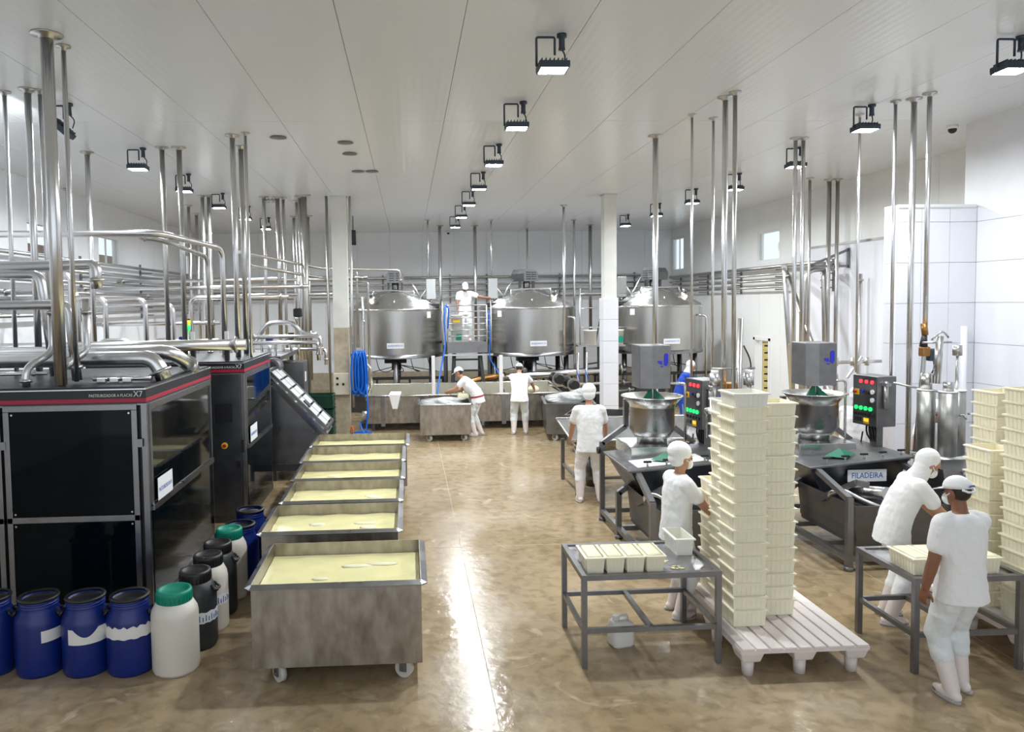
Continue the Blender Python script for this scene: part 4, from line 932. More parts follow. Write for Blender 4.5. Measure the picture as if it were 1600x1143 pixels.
# ------------------------------------------------------------------ stretching machines
def stretching_machine(x0,y0,label,paper):
    t=thing('stretching_machine',label,'machine',(x0,y0,0),0,'cheese stretching machines'); W,Dp=1.3,2.15
    fr='frame_steel'
    # frame: floor rails, posts with bent tops
    q=MB()
    for x in (0,W): q.bar((x,0,.14),(x,Dp,.14),.06)
    for y in (0,Dp): q.bar((0,y,.14),(W,y,.14),.06)
    q.bar((0,Dp*.62,.14),(W,Dp*.62,.14),.06)
    q.build('floor_frame',fr,t)
    def post(x,y,h,dx,dy,dz):
        q=MB().bar((x,y,0),(x,y,h),.065).bar((x,y,h-.02),(x+dx,y+dy,h+dz),.065); q.build('post',fr,t); MB().cyl((x,y,0),(x,y,.05),.05).build('foot',fr,t)
    post(0,0,.84,.10,.82,.12); post(W,0,.84,-.1,.82,.16); post(0,Dp*.62,.62,.30,.0,.2); post(0,Dp,1.12,.34,.0,.22); post(W,Dp,1.12,-.32,0,.22)
    # uprights that carry the kettle
    for x in (.34,W-.32): MB().bar((x,Dp,1.33),(x,Dp,1.72),.065).build('kettle_bracket',fr,t)
    MB().bar((W-.32,Dp,1.33),(W-.02,Dp-.1,1.1),.06).build('brace',fr,t)
    # tub: deep inclined trough
    q=MB().hexa([(.28,1.0,.55),(W-.18,1.0,.55),(W-.18,Dp-.2,.55),(.28,Dp-.2,.55)],[(.02,.85,.98),(W,.85,1.08),(W,Dp-.15,1.08),(.02,Dp-.15,.98)]); q.build('tub','dark_steel',t)
    q=MB().hexa([(-.02,.80,.98),(W+.03,.80,1.085),(W+.03,Dp-.12,1.085),(-.02,Dp-.12,.98)],[(-.02,.80,1.01),(W+.03,.80,1.115),(W+.03,Dp-.12,1.115),(-.02,Dp-.12,1.01)]); q.build('tub_cover','frame_steel',t,bevel=.006)
    if not paper: MB().hexa([(.12,.90,1.0215),(1.0,.90,1.093),(1.0,1.3,1.093),(.12,1.3,1.0215)],[(.12,.90,1.03),(1.0,.90,1.101),(1.0,1.3,1.101),(.12,1.3,1.03)]).build('cover_plate','white_plastic',t)
    for k in range(5):
        x=.22+k*.24; z=1.03+x*.081
        kb=MB().cyl((x,.84,z),(x,.84,z+.05),.012,n=8).build('knob_stem','pipe_dull',t); MB().box(x-.05,x+.05,.825,.855,z+.05,z+.075).build('knob','black_plastic',kb,bevel=.008)
    kn=MB().cyl((-.07,Dp,1.0),(-.03,Dp,1.0),.05,n=8).build('hand_knob','black_plastic',t)
    # inclined auger tube and lower catch box
    MB().cyl((.55,1.1,.62),(.62,.25,.80),.10,.08,n=16).build('auger_tube','steel',t)
    MB().bar((.06,.75,.62),(.3,.35,.92),.07).bar((.3,.35,.92),(.42,.3,.9),.06).build('auger_strut',fr,t)
    MB().tube(fillet([(.12,.62,.66),(.08,.5,.78),(.18,.4,.82),(.3,.25,.74),(.45,.1,.68)],.08),.028,8).build('handle_bar','pipe_steel',t)
    o=open_tray(W-.16,1.25,.72,.24,.05,0); o.v=[(x+.1,y+.05,z) for x,y,z in o.v]; o=o.build('catch_box','tub_steel',t); s=o.modifiers.new('s','SOLIDIFY'); s.thickness=.01
    MB().box(.13,W-.09,.1,1.28,.3,.60).build('catch_fill','dark_steel',t)
    # kettle on a square base
    kx,ky=W*.46,Dp-.35
    MB().box(kx-.40,kx+.38,ky-.36,ky+.36,1.02,1.17).build('kettle_base','steel',t,bevel=.008)
    MB().lathe([(.2,1.17),(.2,1.24),(.24,1.27),(.30,1.36),(.30,1.68),(.31,1.70)],(kx,ky,0),32).build('kettle','machine_steel',t)
    MB().lathe([(.24,1.255),(.245,1.27),(.24,1.285)],(kx,ky,0),32,cap=False).build('kettle_band','steel',t)
    o=MB().lathe([(.30,1.66),(.31,1.70),(.40,1.80),(.415,1.80),(.415,1.81),(.39,1.81),(.30,1.71),(.28,1.69)],(kx,ky,0),36,cap=False).build('funnel','steel',t)
    MB().box(kx-.03,kx+.03,ky-.03,ky+.03,1.5,1.95).build('shaft','pipe_steel',t)
    for s in (-1,1): MB().add([(kx,ky-.02,1.93),(kx+s*.22,ky-.1,1.70),(kx+s*.03,ky-.1,1.70),(kx,ky+.02,1.93),(kx+s*.22,ky-.07,1.70),(kx+s*.03,ky-.07,1.70)],[(0,1,2),(5,4,3),(0,3,4,1),(1,4,5,2),(2,5,3,0)]).build('paddle','green_sheet',t)
    hb=MB().prism([(kx-.22,ky-.16),(kx-.06,ky-.22),(kx+.18,ky-.22),(kx+.18,ky+.2),(kx-.22,ky+.2)],'z',1.92,2.50).build('drive_housing','frame_steel',t,bevel=.008)
    b=MB()   # blue logo: hooked stroke and a smaller drop
    M=Matrix.Translation((kx+.09,ky-.222,2.31))
    b.prism([(-.005,-.07),(.03,-.09),(.055,-.05),(.055,.07),(.03,.09),(.0,.07)],'y',-.004,0); b.prism([(-.09,-.015),(-.03,-.015),(-.02,-.06),(-.05,-.065),(-.085,-.04)],'y',-.004,0); b.prism([(-.06,-.085),(.0,-.085),(-.02,-.1),(-.045,-.1)],'y',-.004,0)
    b.v=[tuple(M@Vector(v)) for v in b.v]; b.build('logo','logo_blue',hb)
    MB().tube(fillet([(kx+.18,ky+.1,1.96),(kx+.5,ky+.1,1.95),(kx+.5,ky+.1,1.15)],.05),.018,8).build('water_pipe','pipe_steel',t)
    if paper:
        p=MB().box(.50,1.0,.848,.856,.80,.95).build('paper_sign','paper',t); text('FILADEIRA',.1,'lettering','ink_blue',p,face_front(.75,.846,.875),.4)
    # green sheet on the cover
    M=Matrix.Translation((.55,1.12,1.075)); MB().add([M@Vector(v) for v in ((-.2,0,0),(0,-.16,.0),(.2,.0,.02),(.0,.16,.0),(0,0,.10))],[(0,1,4),(1,2,4),(2,3,4),(3,0,4),(3,2,1,0)]).build('guard_sheet','green_sheet',t)
    return t
stretching_machine(2.70,8.02,'near stretching machine with steel kettle and funnel, behind the front table',False)
stretching_machine(4.95,7.98,'far right stretching machine with paper sign on its trough, behind the tray stack',True)
# ------------------------------------------------------------------ control boxes
def control_box(x,y,label,z0):
    t=thing('control_box',label,'control box',(x,y,0),-1.42,'control boxes on posts')
    MB().box(-.21,.21,0,.30,z0,z0+.68).build('case','frame_steel',t,bevel=.01)
    MB().box(-.205,.205,-.012,0,z0+.005,z0+.675).build('door','dark_steel',t)
    for k in range(3): MB().cyl((-.06+k*.1,-.025,z0+.60),(-.06+k*.1,-.012,z0+.60),.024).build('red_lamp','led_red',t)
    for k in range(4): MB().cyl((-.14+k*.085,-.025,z0+.235),(-.14+k*.085,-.012,z0+.235),.027).build('green_lamp','led_green',t)
    MB().box(-.17,-.09,-.02,-.012,z0+.41,z0+.49).build('yellow_plate','yellow',t); MB().cyl((-.15,-.05,z0+.45),(-.15,-.02,z0+.45),.022).build('main_switch','red',t)
    MB().cyl((-.03,-.03,z0+.47),(-.03,-.012,z0+.47),.022).build('blue_button','logo_blue',t); MB().cyl((.06,-.03,z0+.45),(.06,-.012,z0+.45),.025).build('dark_button','black_plastic',t)
    for z in (.47,.36): MB().cyl((.15,-.03,z0+z),(.15,-.012,z0+z),.032).build('dial','white_plastic',t)
    for k in range(5): MB().cyl((-.15+k*.075,-.028,z0+.15),(-.15+k*.075,-.012,z0+.15),.02).build('black_switch','black_plastic',t)
    w=MB().box(-.01,.09,-.016,-.012,z0+.03,z0+.11).build('warning_sticker','yellow',t); MB().box(.0,.08,-.018,-.016,z0+.06,z0+.10).build('red_field','glow_orange',w)  # the sticker's field has the glowing lens material, though it is no lamp
    MB().box(-.17,-.05,-.02,-.012,z0+.05,z0+.1).build('socket','black_plastic',t)
    for k in range(4): MB().tube(fillet([(-.08+k*.05,.1,z0),(-.06+k*.05,.08,z0-.12),(.02+k*.02,.12,z0-.26)],.08),.012,6).build('cable','black_plastic',t)
    MB().tube(fillet([(-.08,.04,z0-.1),(-.12,.02,z0-.45),(.0,.0,z0-.62),(.1,.1,z0-.55)],.1),.01,6).build('hanging_cable','black_plastic',t)
    MB().box(-.02,.10,.1,.2,0,z0).build('post','frame_steel',t)
    g=MB().cyl((.25,.1,z0+.25),(.25,.1,z0+.62),.03).build('cable_gland','pipe_dull',t); MB().box(.20,.30,.06,.14,z0+.56,z0+.6).build('clamp','pipe_dull',g)
    return t
control_box(3.95,10.0,'control box with red and green lamps behind the woman at the near machine',1.32)
control_box(6.19,9.66,'control box with red and green lamps above the far right machine',1.36)
# ------------------------------------------------------------------ pneumatic stand above the tray stack
t=thing('valve_stand','steel stand with white air filters and valves behind the tall tray stack','valve',(4.25,9.35,0))
MB().cyl((0,0,0),(.06,0,2.85),.035).build('mast','pipe_dull',t)
for x in (-.28,.17):
    f=MB().cyl((x,0,1.72),(x,0,2.05),.025).build('filter_tube','pipe_steel',t); MB().cyl((x,0,1.98),(x,0,2.14),.065).build('filter_bowl','pipe_steel',f); MB().cyl((x,0,2.14),(x,0,2.18),.05).build('filter_cap','white_plastic',f)
MB().cyl((-.32,0,2.2),(.25,0,2.2),.015).build('cross_tube','pipe_dull',t); MB().box(-.16,.0,-.05,.05,1.86,2.02).build('valve','brass',t,bevel=.02); MB().box(-.2,.02,-.04,.04,1.8,1.85).build('blue_lever','logo_blue',t)
MB().lathe([(.09,1.3),(.09,1.62),(.11,1.62),(.11,1.68),(.04,1.7),(.04,1.8)],(-.3,0,0),18).build('canister','steel',t)
MB().tube(fillet([(.1,.0,2.5),(.2,0,2.3),(.2,0,1.9),(0,0,1.7),(-.12,0,1.6)],.1),.01,6).build('air_hose','black_plastic',t)
# ------------------------------------------------------------------ piston filler
t=thing('piston_filler','piston filling machine with three upright steel cylinders','machine',(6.75,8.95,0))
MB().box(-.35,.35,-.25,.35,0,.75).build('base','machine_steel',t,bevel=.01)
MB().lathe([(.16,.75),(.16,1.0),(.34,1.06),(.34,1.1),(.0,1.1)],n=28).build('turntable','steel',t)
for k,(x,y) in enumerate(((-.13,.12),(-.02,-.12),(.18,.0))): 
    MB().cyl((x,y,1.1),(x,y,1.9),.105,n=24).build('cylinder','galvanised',t); MB().cyl((x,y,1.9),(x,y,1.915),.108,n=24).build('cylinder_cap','white_plastic',t)
MB().cyl((-.02,-.12,1.915),(-.02,-.12,2.03),.06).build('gland','pipe_dull',t); MB().cyl((-.13,.12,1.915),(-.13,.12,2.12),.065).build('gland','pipe_dull',t)
MB().cyl((-.08,.0,2.0),(-.06,.0,2.6),.045).build('ram','pipe_dull',t); MB().cyl((.18,0,1.915),(.18,0,2.4),.018).build('rod','pipe_steel',t); MB().cyl((.18,0,2.35),(.18,0,2.48),.055).build('rod_head','pipe_dull',t)
MB().cyl((-.28,0,2.52),(.1,0,2.52),.012).tube(fillet([(-.16,0,2.55),(-.06,-.05,2.68),(.06,0,2.58)],.08),.012,6).build('air_line','pipe_dull',t)
for (x,y) in ((.05,-.2),(.24,-.1)): MB().tube(fillet([(x,y-.02,1.62),(x+.03,y-.06,1.64),(x+.05,y-.08,1.58)],.03),.012,6).build('tap','pipe_steel',t)
MB().cyl((-.22,-.15,.72),(-.22,-.15,1.06),.14,n=20).build('outlet_pot','steel',t); MB().box(.1,.3,-.3,-.1,.7,.95).build('side_box','beige_box',t)
MB().box(.31,.36,-.05,.05,.7,1.08).build('strut','dark_steel',t)
t=thing('transfer_chute','stainless transfer box with white roller between far machine and filler','chute',(6.25,8.1,0))
MB().prism([(-.05,.72),(.75,.98),(.75,1.1),(-.12,1.1)],'y',0,.5).build('box','machine_steel',t); MB().cyl((.15,-.02,.96),(.55,-.02,.98),.045).build('roller','white_plastic',t); q=MB()
for z in (.9,1.06): q.bar((.1,-.02,z),(.72,-.02,z+.02),.03)
q.each('guide','steel',t); MB().bar((.6,.25,0),(.6,.25,.95),.06).build('leg','frame_steel',t)
# valve line next to the filler
t=thing('valve_line','slanting steel pipe with dark valves ending at the piston filler','pipe',(6.72,9.25,0))
MB().cyl((0,0,2.6),(-.02,0,2.75),.04).build('coupling','brass',t); MB().tube(fillet([(0,0,2.62),(-.03,-.02,2.2),(-.18,-.1,1.1)],.2),.028,8).build('tube','pipe_dull',t)
MB().box(-.06,.05,-.05,.05,2.32,2.45).build('valve_body','brass',t,bevel=.02); MB().box(.04,.16,-.05,.05,2.26,2.42).build('actuator','lamp_body',t,bevel=.02); MB().cyl((-.02,0,2.45),(-.01,0,2.6),.05,.03).build('reducer','black_iron',t)
MB().box(.03,.13,-.04,.04,1.98,2.08).build('black_box','black_plastic',t); MB().tube(fillet([(.12,0,2.3),(.14,0,2.15),(.06,0,2.05)],.06),.012,6).build('cable','black_plastic',t)
MB().cyl((-.42,0,1.98),(.15,-.05,1.86),.014).build('tie_bar','pipe_dull',t)
# ------------------------------------------------------------------ mould trays
def mould_meshes(w,d,h,nx,ny):
    a=.012
    lo=[(a,a),(w-a,a),(w-a,d-a),(a,d-a)]; hi=[(0,0),(w,0),(w,d),(0,d)]; t=.006
    li=[(a+t,a+t),(w-a-t,a+t),(w-a-t,d-a-t),(a+t,d-a-t)]; hin=[(t,t),(w-t,t),(w-t,d-t),(t,d-t)]
    vs=[(x,y,0) for x,y in lo]+[(x,y,h) for x,y in hi]+[(x,y,h) for x,y in hin]+[(x,y,.008) for x,y in li]
    fs=[(3,2,1,0),(12,13,14,15)]
    for i in range(4):
        j=(i+1)%4; fs+=[(i,j,4+j,4+i),(4+i,4+j,8+j,8+i),(8+i,8+j,12+j,12+i)]
    body=MB().add(vs,fs)
    ribs=MB()
    for i in range(1,nx):
        x=w*i/nx
        for (y0,y1) in ((0,1),(d,-1)): ribs.hexa([(x-.004,y0+y1*(a-.003),.01),(x+.004,y0+y1*(a-.003),.01),(x+.004,y0+y1*(a+.004),.01),(x-.004,y0+y1*(a+.004),.01)],[(x-.004,y0-y1*.003,h-.012),(x+.004,y0-y1*.003,h-.012),(x+.004,y0+y1*.004,h-.012),(x-.004,y0+y1*.004,h-.012)])
    for i in range(1,ny):
        y=d*i/ny
        for (x0,x1) in ((0,1),(w,-1)): ribs.hexa([(x0+x1*(a-.003),y-.004,.01),(x0+x1*(a+.004),y-.004,.01),(x0+x1*(a+.004),y+.004,.01),(x0+x1*(a-.003),y+.004,.01)],[(x0-x1*.003,y-.004,h-.012),(x0+x1*.004,y-.004,h-.012),(x0+x1*.004,y+.004,h-.012),(x0-x1*.003,y+.004,h-.012)])
    r=.014; rim=MB(); o=[(-r,-r),(w+r,-r),(w+r,d+r),(-r,d+r)]
    vs=[(x,y,h-.018) for x,y in o]+[(x,y,h-.005) for x,y in o]+[(x,y,h) for x,y in hin]+[(x,y,h-.012) for x,y in hin]; fs=[]
    for i in range(4):
        j=(i+1)%4; fs+=[(i,j,4+j,4+i),(4+i,4+j,8+j,8+i),(8+i,8+j,12+j,12+i),(12+i,12+j,j,i)]
    rim.add(vs,fs)
    return body.mesh('body'),ribs.mesh('ribs'),rim.mesh('rim')
def make_mould(meshes,x,y,z,label,group,m='mould_plastic',rz=0):
    t=thing('mould_tray',label,'mould',(x,y,z),rz,group)
    for nm_,me in zip(('body','ribs','rim'),meshes):
        if not me.materials: me.materials.append(MATS[m])
        o=bpy.data.objects.new(nm_,me); COL.objects.link(o); o.parent=t
        if nm_=='ribs': o['kind']='stuff'
    return t
BIG=mould_meshes(.295,.30,.15,7,7); BIGW=mould_meshes(.295,.30,.15,7,7); SML=mould_meshes(.16,.33,.145,5,9)
P0=.118
def stack(x,y,n,where,z=.262,white_top=0):
    for k in range(n):
        top=n-1-k; pos='topmost' if top==0 else ('bottom one' if k==0 else '%s from the top'%ORD[top] if top<20 else '')
        j=random.uniform(-.004,.004)
        w=top<white_top
        make_mould(BIGW if w else BIG,x+j,y+random.uniform(-.004,.004),z+k*P0,'cream mould tray, %s in %s'%(pos,where),'stacked mould trays','mould_plastic_white' if w else 'mould_plastic',random.uniform(-.008,.008))
stack(2.765,6.11,17,'the tallest stack on the middle pallet',white_top=1)
stack(3.125,6.31,16,'the right stack on the middle pallet')
stack(2.825,6.45,16,'the stack right behind the tallest one',white_top=1)
stack(2.865,6.79,9,'the low stack beside the woman')
stack(5.225,6.32,12,'the low stack at the right edge')
stack(5.225,5.88,17,'the near tall stack, right edge')
stack(5.56,6.66,16,'the rear tall stack, right edge')
# ------------------------------------------------------------------ plastic pallets
def pallet(x,y,w,d,label,H=.262):
    t=thing('plastic_pallet',label,'pallet',(x,y,0),0,'white plastic pallets'); n=9; sw=w/n
    MB().box(0,w,0,d,H-.05,H-.022).build('deck','pallet_plastic',t)
    for k in range(n):
        MB().box(k*sw+.008,(k+1)*sw-.008,-.006,d+.006,H-.03,H-.002).build('slat','pallet_plastic',t,bevel=.008)
    for i in range(3):
        for j in range(3):
            cx=(.1,w/2,w-.1)[i]; cy=(.1,d/2,d-.1)[j]
            b=MB().hexa([(cx-.075,cy-.075,.13),(cx+.075,cy-.075,.13),(cx+.075,cy+.075,.13),(cx-.075,cy+.075,.13)],[(cx-.1,cy-.1,H-.045),(cx+.1,cy-.1,H-.045),(cx+.1,cy+.1,H-.045),(cx-.1,cy+.1,H-.045)]).build('block','pallet_plastic',t,bevel=.012)
            MB().lathe([(.045,0),(.052,.13)],(cx,cy,0),12).build('foot','pallet_plastic',b)
pallet(2.66,5.72,1.08,1.40,'white plastic slatted pallet under the tall tray stacks'); pallet(5.08,5.74,1.1,1.4,'white plastic pallet at the right picture edge behind the table')
# ------------------------------------------------------------------ work tables
def work_table(x,y,w,d,label,H=.80):
    t=thing('work_table',label,'table',(x,y,0),0,'steel work tables'); a=.045
    MB().box(a,w-a,a,d-a,H-.03,H-.015).build('table_top','table_steel',t)
    q=MB().box(0,w,0,a,H-.045,H).box(0,w,d-a,d,H-.045,H).box(0,a,a,d-a,H-.045,H).box(w-a,w,a,d-a,H-.045,H); q.build('top_frame','frame_steel',t)
    for (i,j) in ((0,0),(w-a,0),(0,d-a),(w-a,d-a)): MB().box(i,i+a,j,j+a,0,H-.045).build('leg','frame_steel',t)
    q=MB(); z=.30
    q.box(a,w-a,.005,a-.005,z,z+.04).box(a,w-a,d-a+.005,d-.005,z,z+.04).box(.005,a-.005,a,d-a,z,z+.04).box(w-a+.005,w-.005,a,d-a,z,z+.04).box(w/2-.02,w/2+.02,a,d-a,z,z+.04); q.each('stretcher','frame_steel',t)
    return t
work_table(1.42,6.0,1.20,.84,'steel work table in the foreground with four filled moulds')
work_table(4.10,5.70,.94,.80,'steel work table at the right, in front of the man with the cap')
def filled(x,y,z,label,cl):
    make_mould(SML,x,y,z,label,'moulds on the tables','mould_plastic')
    tag(MB().box(x+.016,x+.144,y+.016,y+.314,z+.014,z+.152).build('cheese_block','curd',bevel=.02),cl,'cheese','cheese in the moulds')
for k in range(4): filled(1.475+k*.172,6.07,.786,'cream mould filled with cheese on the foreground table, %s from the left'%ORD[k],'white cheese in the foreground table mould, %s from the left'%ORD[k])
SW=mould_meshes(.165,.33,.16,5,9)
make_mould(SW,2.385,6.44,.786,'empty white mould tray on the far right corner of the foreground table','moulds on the tables','mould_plastic_white',.0)
for k,(x,y) in enumerate([(4.16,5.80),(4.34,5.80),(4.56,5.78),(4.735,5.78)]): filled(x,y,.786,'cream mould filled with cheese on the right table, %s from the left'%ORD[k],'white cheese in the right table mould, %s from the left'%ORD[k])
for k,(x,y,r) in enumerate([(1.62,6.60,.05),(2.2,6.3,.06),(2.3,6.16,.05),(2.05,6.62,.04)]):
    q=MB()
    for i in range(8): q.sphere((x+random.uniform(-r,r),y+random.uniform(-r,r)*.7,.788),(random.uniform(.01,.03),random.uniform(.01,.02),.003),8,4)
    tag(q.build('whey_splash','milk'),'small pale whey splashes on the foreground table, %s'%('far left','right of the filled moulds','near right','far middle')[k],'splash')['kind']='stuff'
# jug on the floor under the foreground table
t=thing('jerry_can','white plastic canister standing under the foreground table','canister',(1.87,6.42,0),.25)
q=MB(); rings=[]
for z,s in ((0,.9),(.02,1),(.17,1),(.21,.9),(.235,.55)):
    rings.append([Vector((.105*s*max(-1,min(1,1.25*math.cos(a)))+(.0 if s>.6 else -.02),.085*s*max(-1,min(1,1.25*math.sin(a))),z)) for a in [2*PI*i/24 for i in range(24)]])
q.ring_loft(rings).build('body','white_plastic',t); MB().cyl((-.05,0,.22),(-.05,0,.275),.03).build('cap','white_plastic',t)
MB().tube(fillet([(.07,0,.2),(.06,0,.27),(-.02,0,.265),(-.04,0,.23)],.03),.014,8).build('handle','white_plastic',t)
# ------------------------------------------------------------------ people
TEX=bpy.data.textures.new('folds','CLOUDS'); TEX.noise_scale=.11; TEX.noise_depth=2
def V(*a): return Vector(a)
def sk(q,pts,rs,n=14):
    """limb: overlapping tapered tubes with round joints"""
    for i in range(len(pts)-1): q.tube([pts[i],pts[i+1]],[rs[i],rs[i+1]],n)
    for p,r in zip(pts,rs): q.sphere(p,r,n,8)
def ik(a,b,l1,l2,pole):
    d=b-a; L=min(d.length,(l1+l2)*.995); dn=d.normalized(); b=a+dn*L
    x=(l1*l1-l2*l2+L*L)/(2*L); h=math.sqrt(max(l1*l1-x*x,0)); p=(pole-dn*pole.dot(dn))
    p=p.normalized() if p.length>1e-4 else V(0,0,-1)
    return a+dn*x+p*h, b
def ering(c,hw,hd,xa,ya,n=20):
    return [c+xa*(hw*math.cos(2*PI*i/n))+ya*(hd*math.sin(2*PI*i/n)) for i in range(n)]
def remeshed(q,name,m,parent,vox,smooth=4,fold=0):
    o=q.build(name,m,parent)
    r=o.modifiers.new('r','REMESH'); r.mode='VOXEL'; r.voxel_size=vox; r.use_smooth_shade=True
    if smooth: s=o.modifiers.new('s','SMOOTH'); s.iterations=smooth; s.factor=.5
    if fold:
        d=o.modifiers.new('d','DISPLACE'); d.texture=TEX; d.strength=fold; d.mid_level=.5; d.texture_coords='LOCAL'
    return o
def hand(q,w,d,n,side,curl,s=1.0):
    """w wrist, d direction, n palm normal, side +1/-1 picks the thumb edge"""
    d=d.normalized(); n=(n-d*n.dot(d)).normalized(); t=d.cross(n)*side
    pc=w+d*.05*s
    M=Matrix((t,d,n)).transposed()
    q.sphere(pc,(.040*s,.055*s,.017*s),14,10,M)
    for k,(o,L) in enumerate(((.028,.072),(.010,.082),(-.009,.076),(-.027,.060))):
        p=w+d*.088*s+t*o*s; pts=[w+d*.045*s+t*o*.9*s,p]; a=curl*.5
        for j in range(3):
            a+=curl*.45; dd=d*math.cos(a)+n*math.sin(a); p=p+dd*L*s*(.42,.32,.26)[j]; pts.append(p)
        r=[.011*s,.0105*s,.0100*s,.0095*s,.0085*s]
        sk(q,pts,r,8)
    p=w+d*.025*s+t*.028*s; p1=p+(t*.7+d*.6+n*.3).normalized()*.035*s; p2=p1+(d*.85+t*.25+n*.5).normalized()*.032*s; p3=p2+(d*.9+n*.5).normalized()*.026*s
    sk(q,[w+d*.02*s+t*.012*s,p,p1,p2,p3],[.014*s,.013*s,.0125*s,.0115*s,.0095*s],8)
def person(label,loc,heading,H=1.70,lean=0,head_pitch=0,head_yaw=0,hands=None,poles=None,feet=None,vox=.012,top='cotton',legs='cotton_grey',skin='skin',hat='bouffant',mask=False,pelvis=None,curl=.5,boots='boot_white',sleeve=.62,belt=None,apron=None,hair=True,twist=0,palm=None,group='workers'):
    s=H/1.72; t=thing('person',label,'person',loc,heading,group)
    pel=V(*(pelvis or (0,0,.94)))*1.0
    pel=V(pel.x,pel.y,pel.z*s if pelvis is None else pel.z)
    def up(h,a): return V(0,math.sin(a)*h,math.cos(a)*h)*s
    a1,a2,a3=lean*.55,lean,lean*1.1
    waist=pel+up(.13,a1); chest=waist+up(.22,a2); sh=chest+up(.14,a2); nk=sh+up(.06,a3); xa=V(math.cos(twist),math.sin(twist),0)
    hp=lean*.6+head_pitch
    hd=nk+up(.16,hp)+V(0,math.cos(hp)*.02,-math.sin(hp)*.02)
    HM=(Matrix.Rotation(head_yaw,3,'Z')@Matrix.Rotation(-hp,3,'X'))
    def hv(x,y,z): return hd+HM@(V(x,y,z)*s)
    fw=lambda a: V(-xa.y*math.cos(a),xa.x*math.cos(a),-math.sin(a))
    shL=sh-xa*.175*s+up(-.02,a2); shR=sh+xa*.175*s+up(-.02,a2)
    feet=feet or ((-.11,.0),(.11,.02))
    hands=hands or ((-.26,.12,.80),(.26,.12,.80)); poles=poles or ((-.6,-.6,-.3),(.6,-.6,-.3))
    q=MB()
    # head with jaw, nose, ears
    q.sphere(hv(0,-.008,.02),(.076*s,.094*s,.105*s),18,12,HM); q.sphere(hv(0,.028,-.055),(.056*s,.060*s,.060*s),14,8,HM); q.sphere(hv(0,.092,-.018),(.014*s,.020*s,.026*s),10,6,HM)
    q.sphere(hv(0,.075,.03),(.055*s,.022*s,.014*s),10,6,HM)
    q.sphere(hv(0,.080,-.062),(.024*s,.010*s,.009*s),10,6,HM)
    for e in (-1,1): q.sphere(hv(e*.078,-.005,-.005),(.012*s,.022*s,.034*s),10,6,HM)
    sk(q,[nk-up(.05,a3),nk+(hd-nk)*.5],[.058*s,.052*s])
    # torso
    R=[(pel+up(-.10,a1*.5),.13,.10,0),(pel,.150,.105,a1*.5),(waist,.132,.098,a1),(chest,.155,.108,a2),(sh+up(-.01,a2),.150,.085,a2),(nk,.062,.058,a3)]
    q.ring_loft([ering(c,w*s,d*s,xa,fw(a)) for c,w,d,a in R])
    arms=[]
    for i,(S_,hnd,pl) in enumerate(((shL,hands[0],poles[0]),(shR,hands[1],poles[1]))):
        el,wr=ik(S_,V(*hnd),.285*s,.25*s,V(*pl)); arms.append((S_,el,wr))
        sk(q,[S_,S_+(el-S_)*.5,el,el+(wr-el)*.35,wr],[.060*s,.054*s,.045*s,.045*s,.031*s])
        sg=-1 if i==0 else 1
        pn=V(*(palm[i])) if palm else V(-sg*1.0,.3,-.2)
        hand(q,wr,(wr-el),pn,1 if i==0 else -1,curl,s)
    lj=[]
    for i,(fx,fy) in enumerate(feet):
        sg=-1 if i==0 else 1; hip=pel+xa*sg*.088*s+V(0,0,-.04*s); an=V(fx,fy,.085*s)
        kn,an=ik(hip,an,.43*s,.425*s,V(sg*.12,1,0)); lj.append((hip,kn,an)); sk(q,[hip,hip+(kn-hip)*.5,kn,kn+(an-kn)*.3,an],[.086*s,.072*s,.056*s,.054*s,.04*s]); q.sphere(an+V(sg*.02,.07*s,-.045*s),(.038*s,.10*s,.03*s),12,6)
    remeshed(q,'body',skin,t,vox)
    # eyes
    for e in (-1,1):
        MB().sphere(hv(e*.031,.083,.012),(.013*s,.008*s,.008*s),8,6,HM).build('eye','hair',t)
    # shirt
    q=MB(); hem=.15
    R=[(pel+up(-hem,a1*.3)*1.0,.214,.170,a1*.2),(pel,.200,.150,a1*.5),(waist,.188,.142,a1),(chest,.205,.142,a2),(sh+up(-.02,a2),.205,.120,a2),(sh+up(.035,a2),.15,.100,a2),(nk+up(.0,a3),.078,.072,a3)]
    q.ring_loft([ering(c,w*s,d*s,xa,fw(a)) for c,w,d,a in R])
    for S_,el,wr in arms:
        e=S_+(el-S_)*sleeve; sk(q,[S_+(sh-S_)*.35,S_,S_+(el-S_)*.3,e],[.082*s,.080*s,.077*s,.075*s])
    remeshed(q,'shirt',top,t,max(vox,.010),4,.022)
    if belt: MB().ring_loft([ering(pel+up(.0+z,a1*.4),.206*s,.156*s,xa,fw(a1*.4)) for z in (-.02,.02)],cap=False).build('belt',belt,t)
    # trousers
    q=MB()
    q.ring_loft([ering(c,w*s,d*s,xa,V(-xa.y,xa.x,0)) for c,w,d in ((pel+V(0,0,-.14)*s,.170,.132),(pel,.172,.128),(pel+V(0,0,.06)*s,.165,.12))])
    for i,(hip,kn,an) in enumerate(lj):
        m1=kn+(an-kn)*.42; sk(q,[hip,hip+(kn-hip)*.5,kn,m1],[.112*s,.103*s,.090*s,.083*s])
    remeshed(q,'trousers',legs,t,max(vox,.011),4,.03)
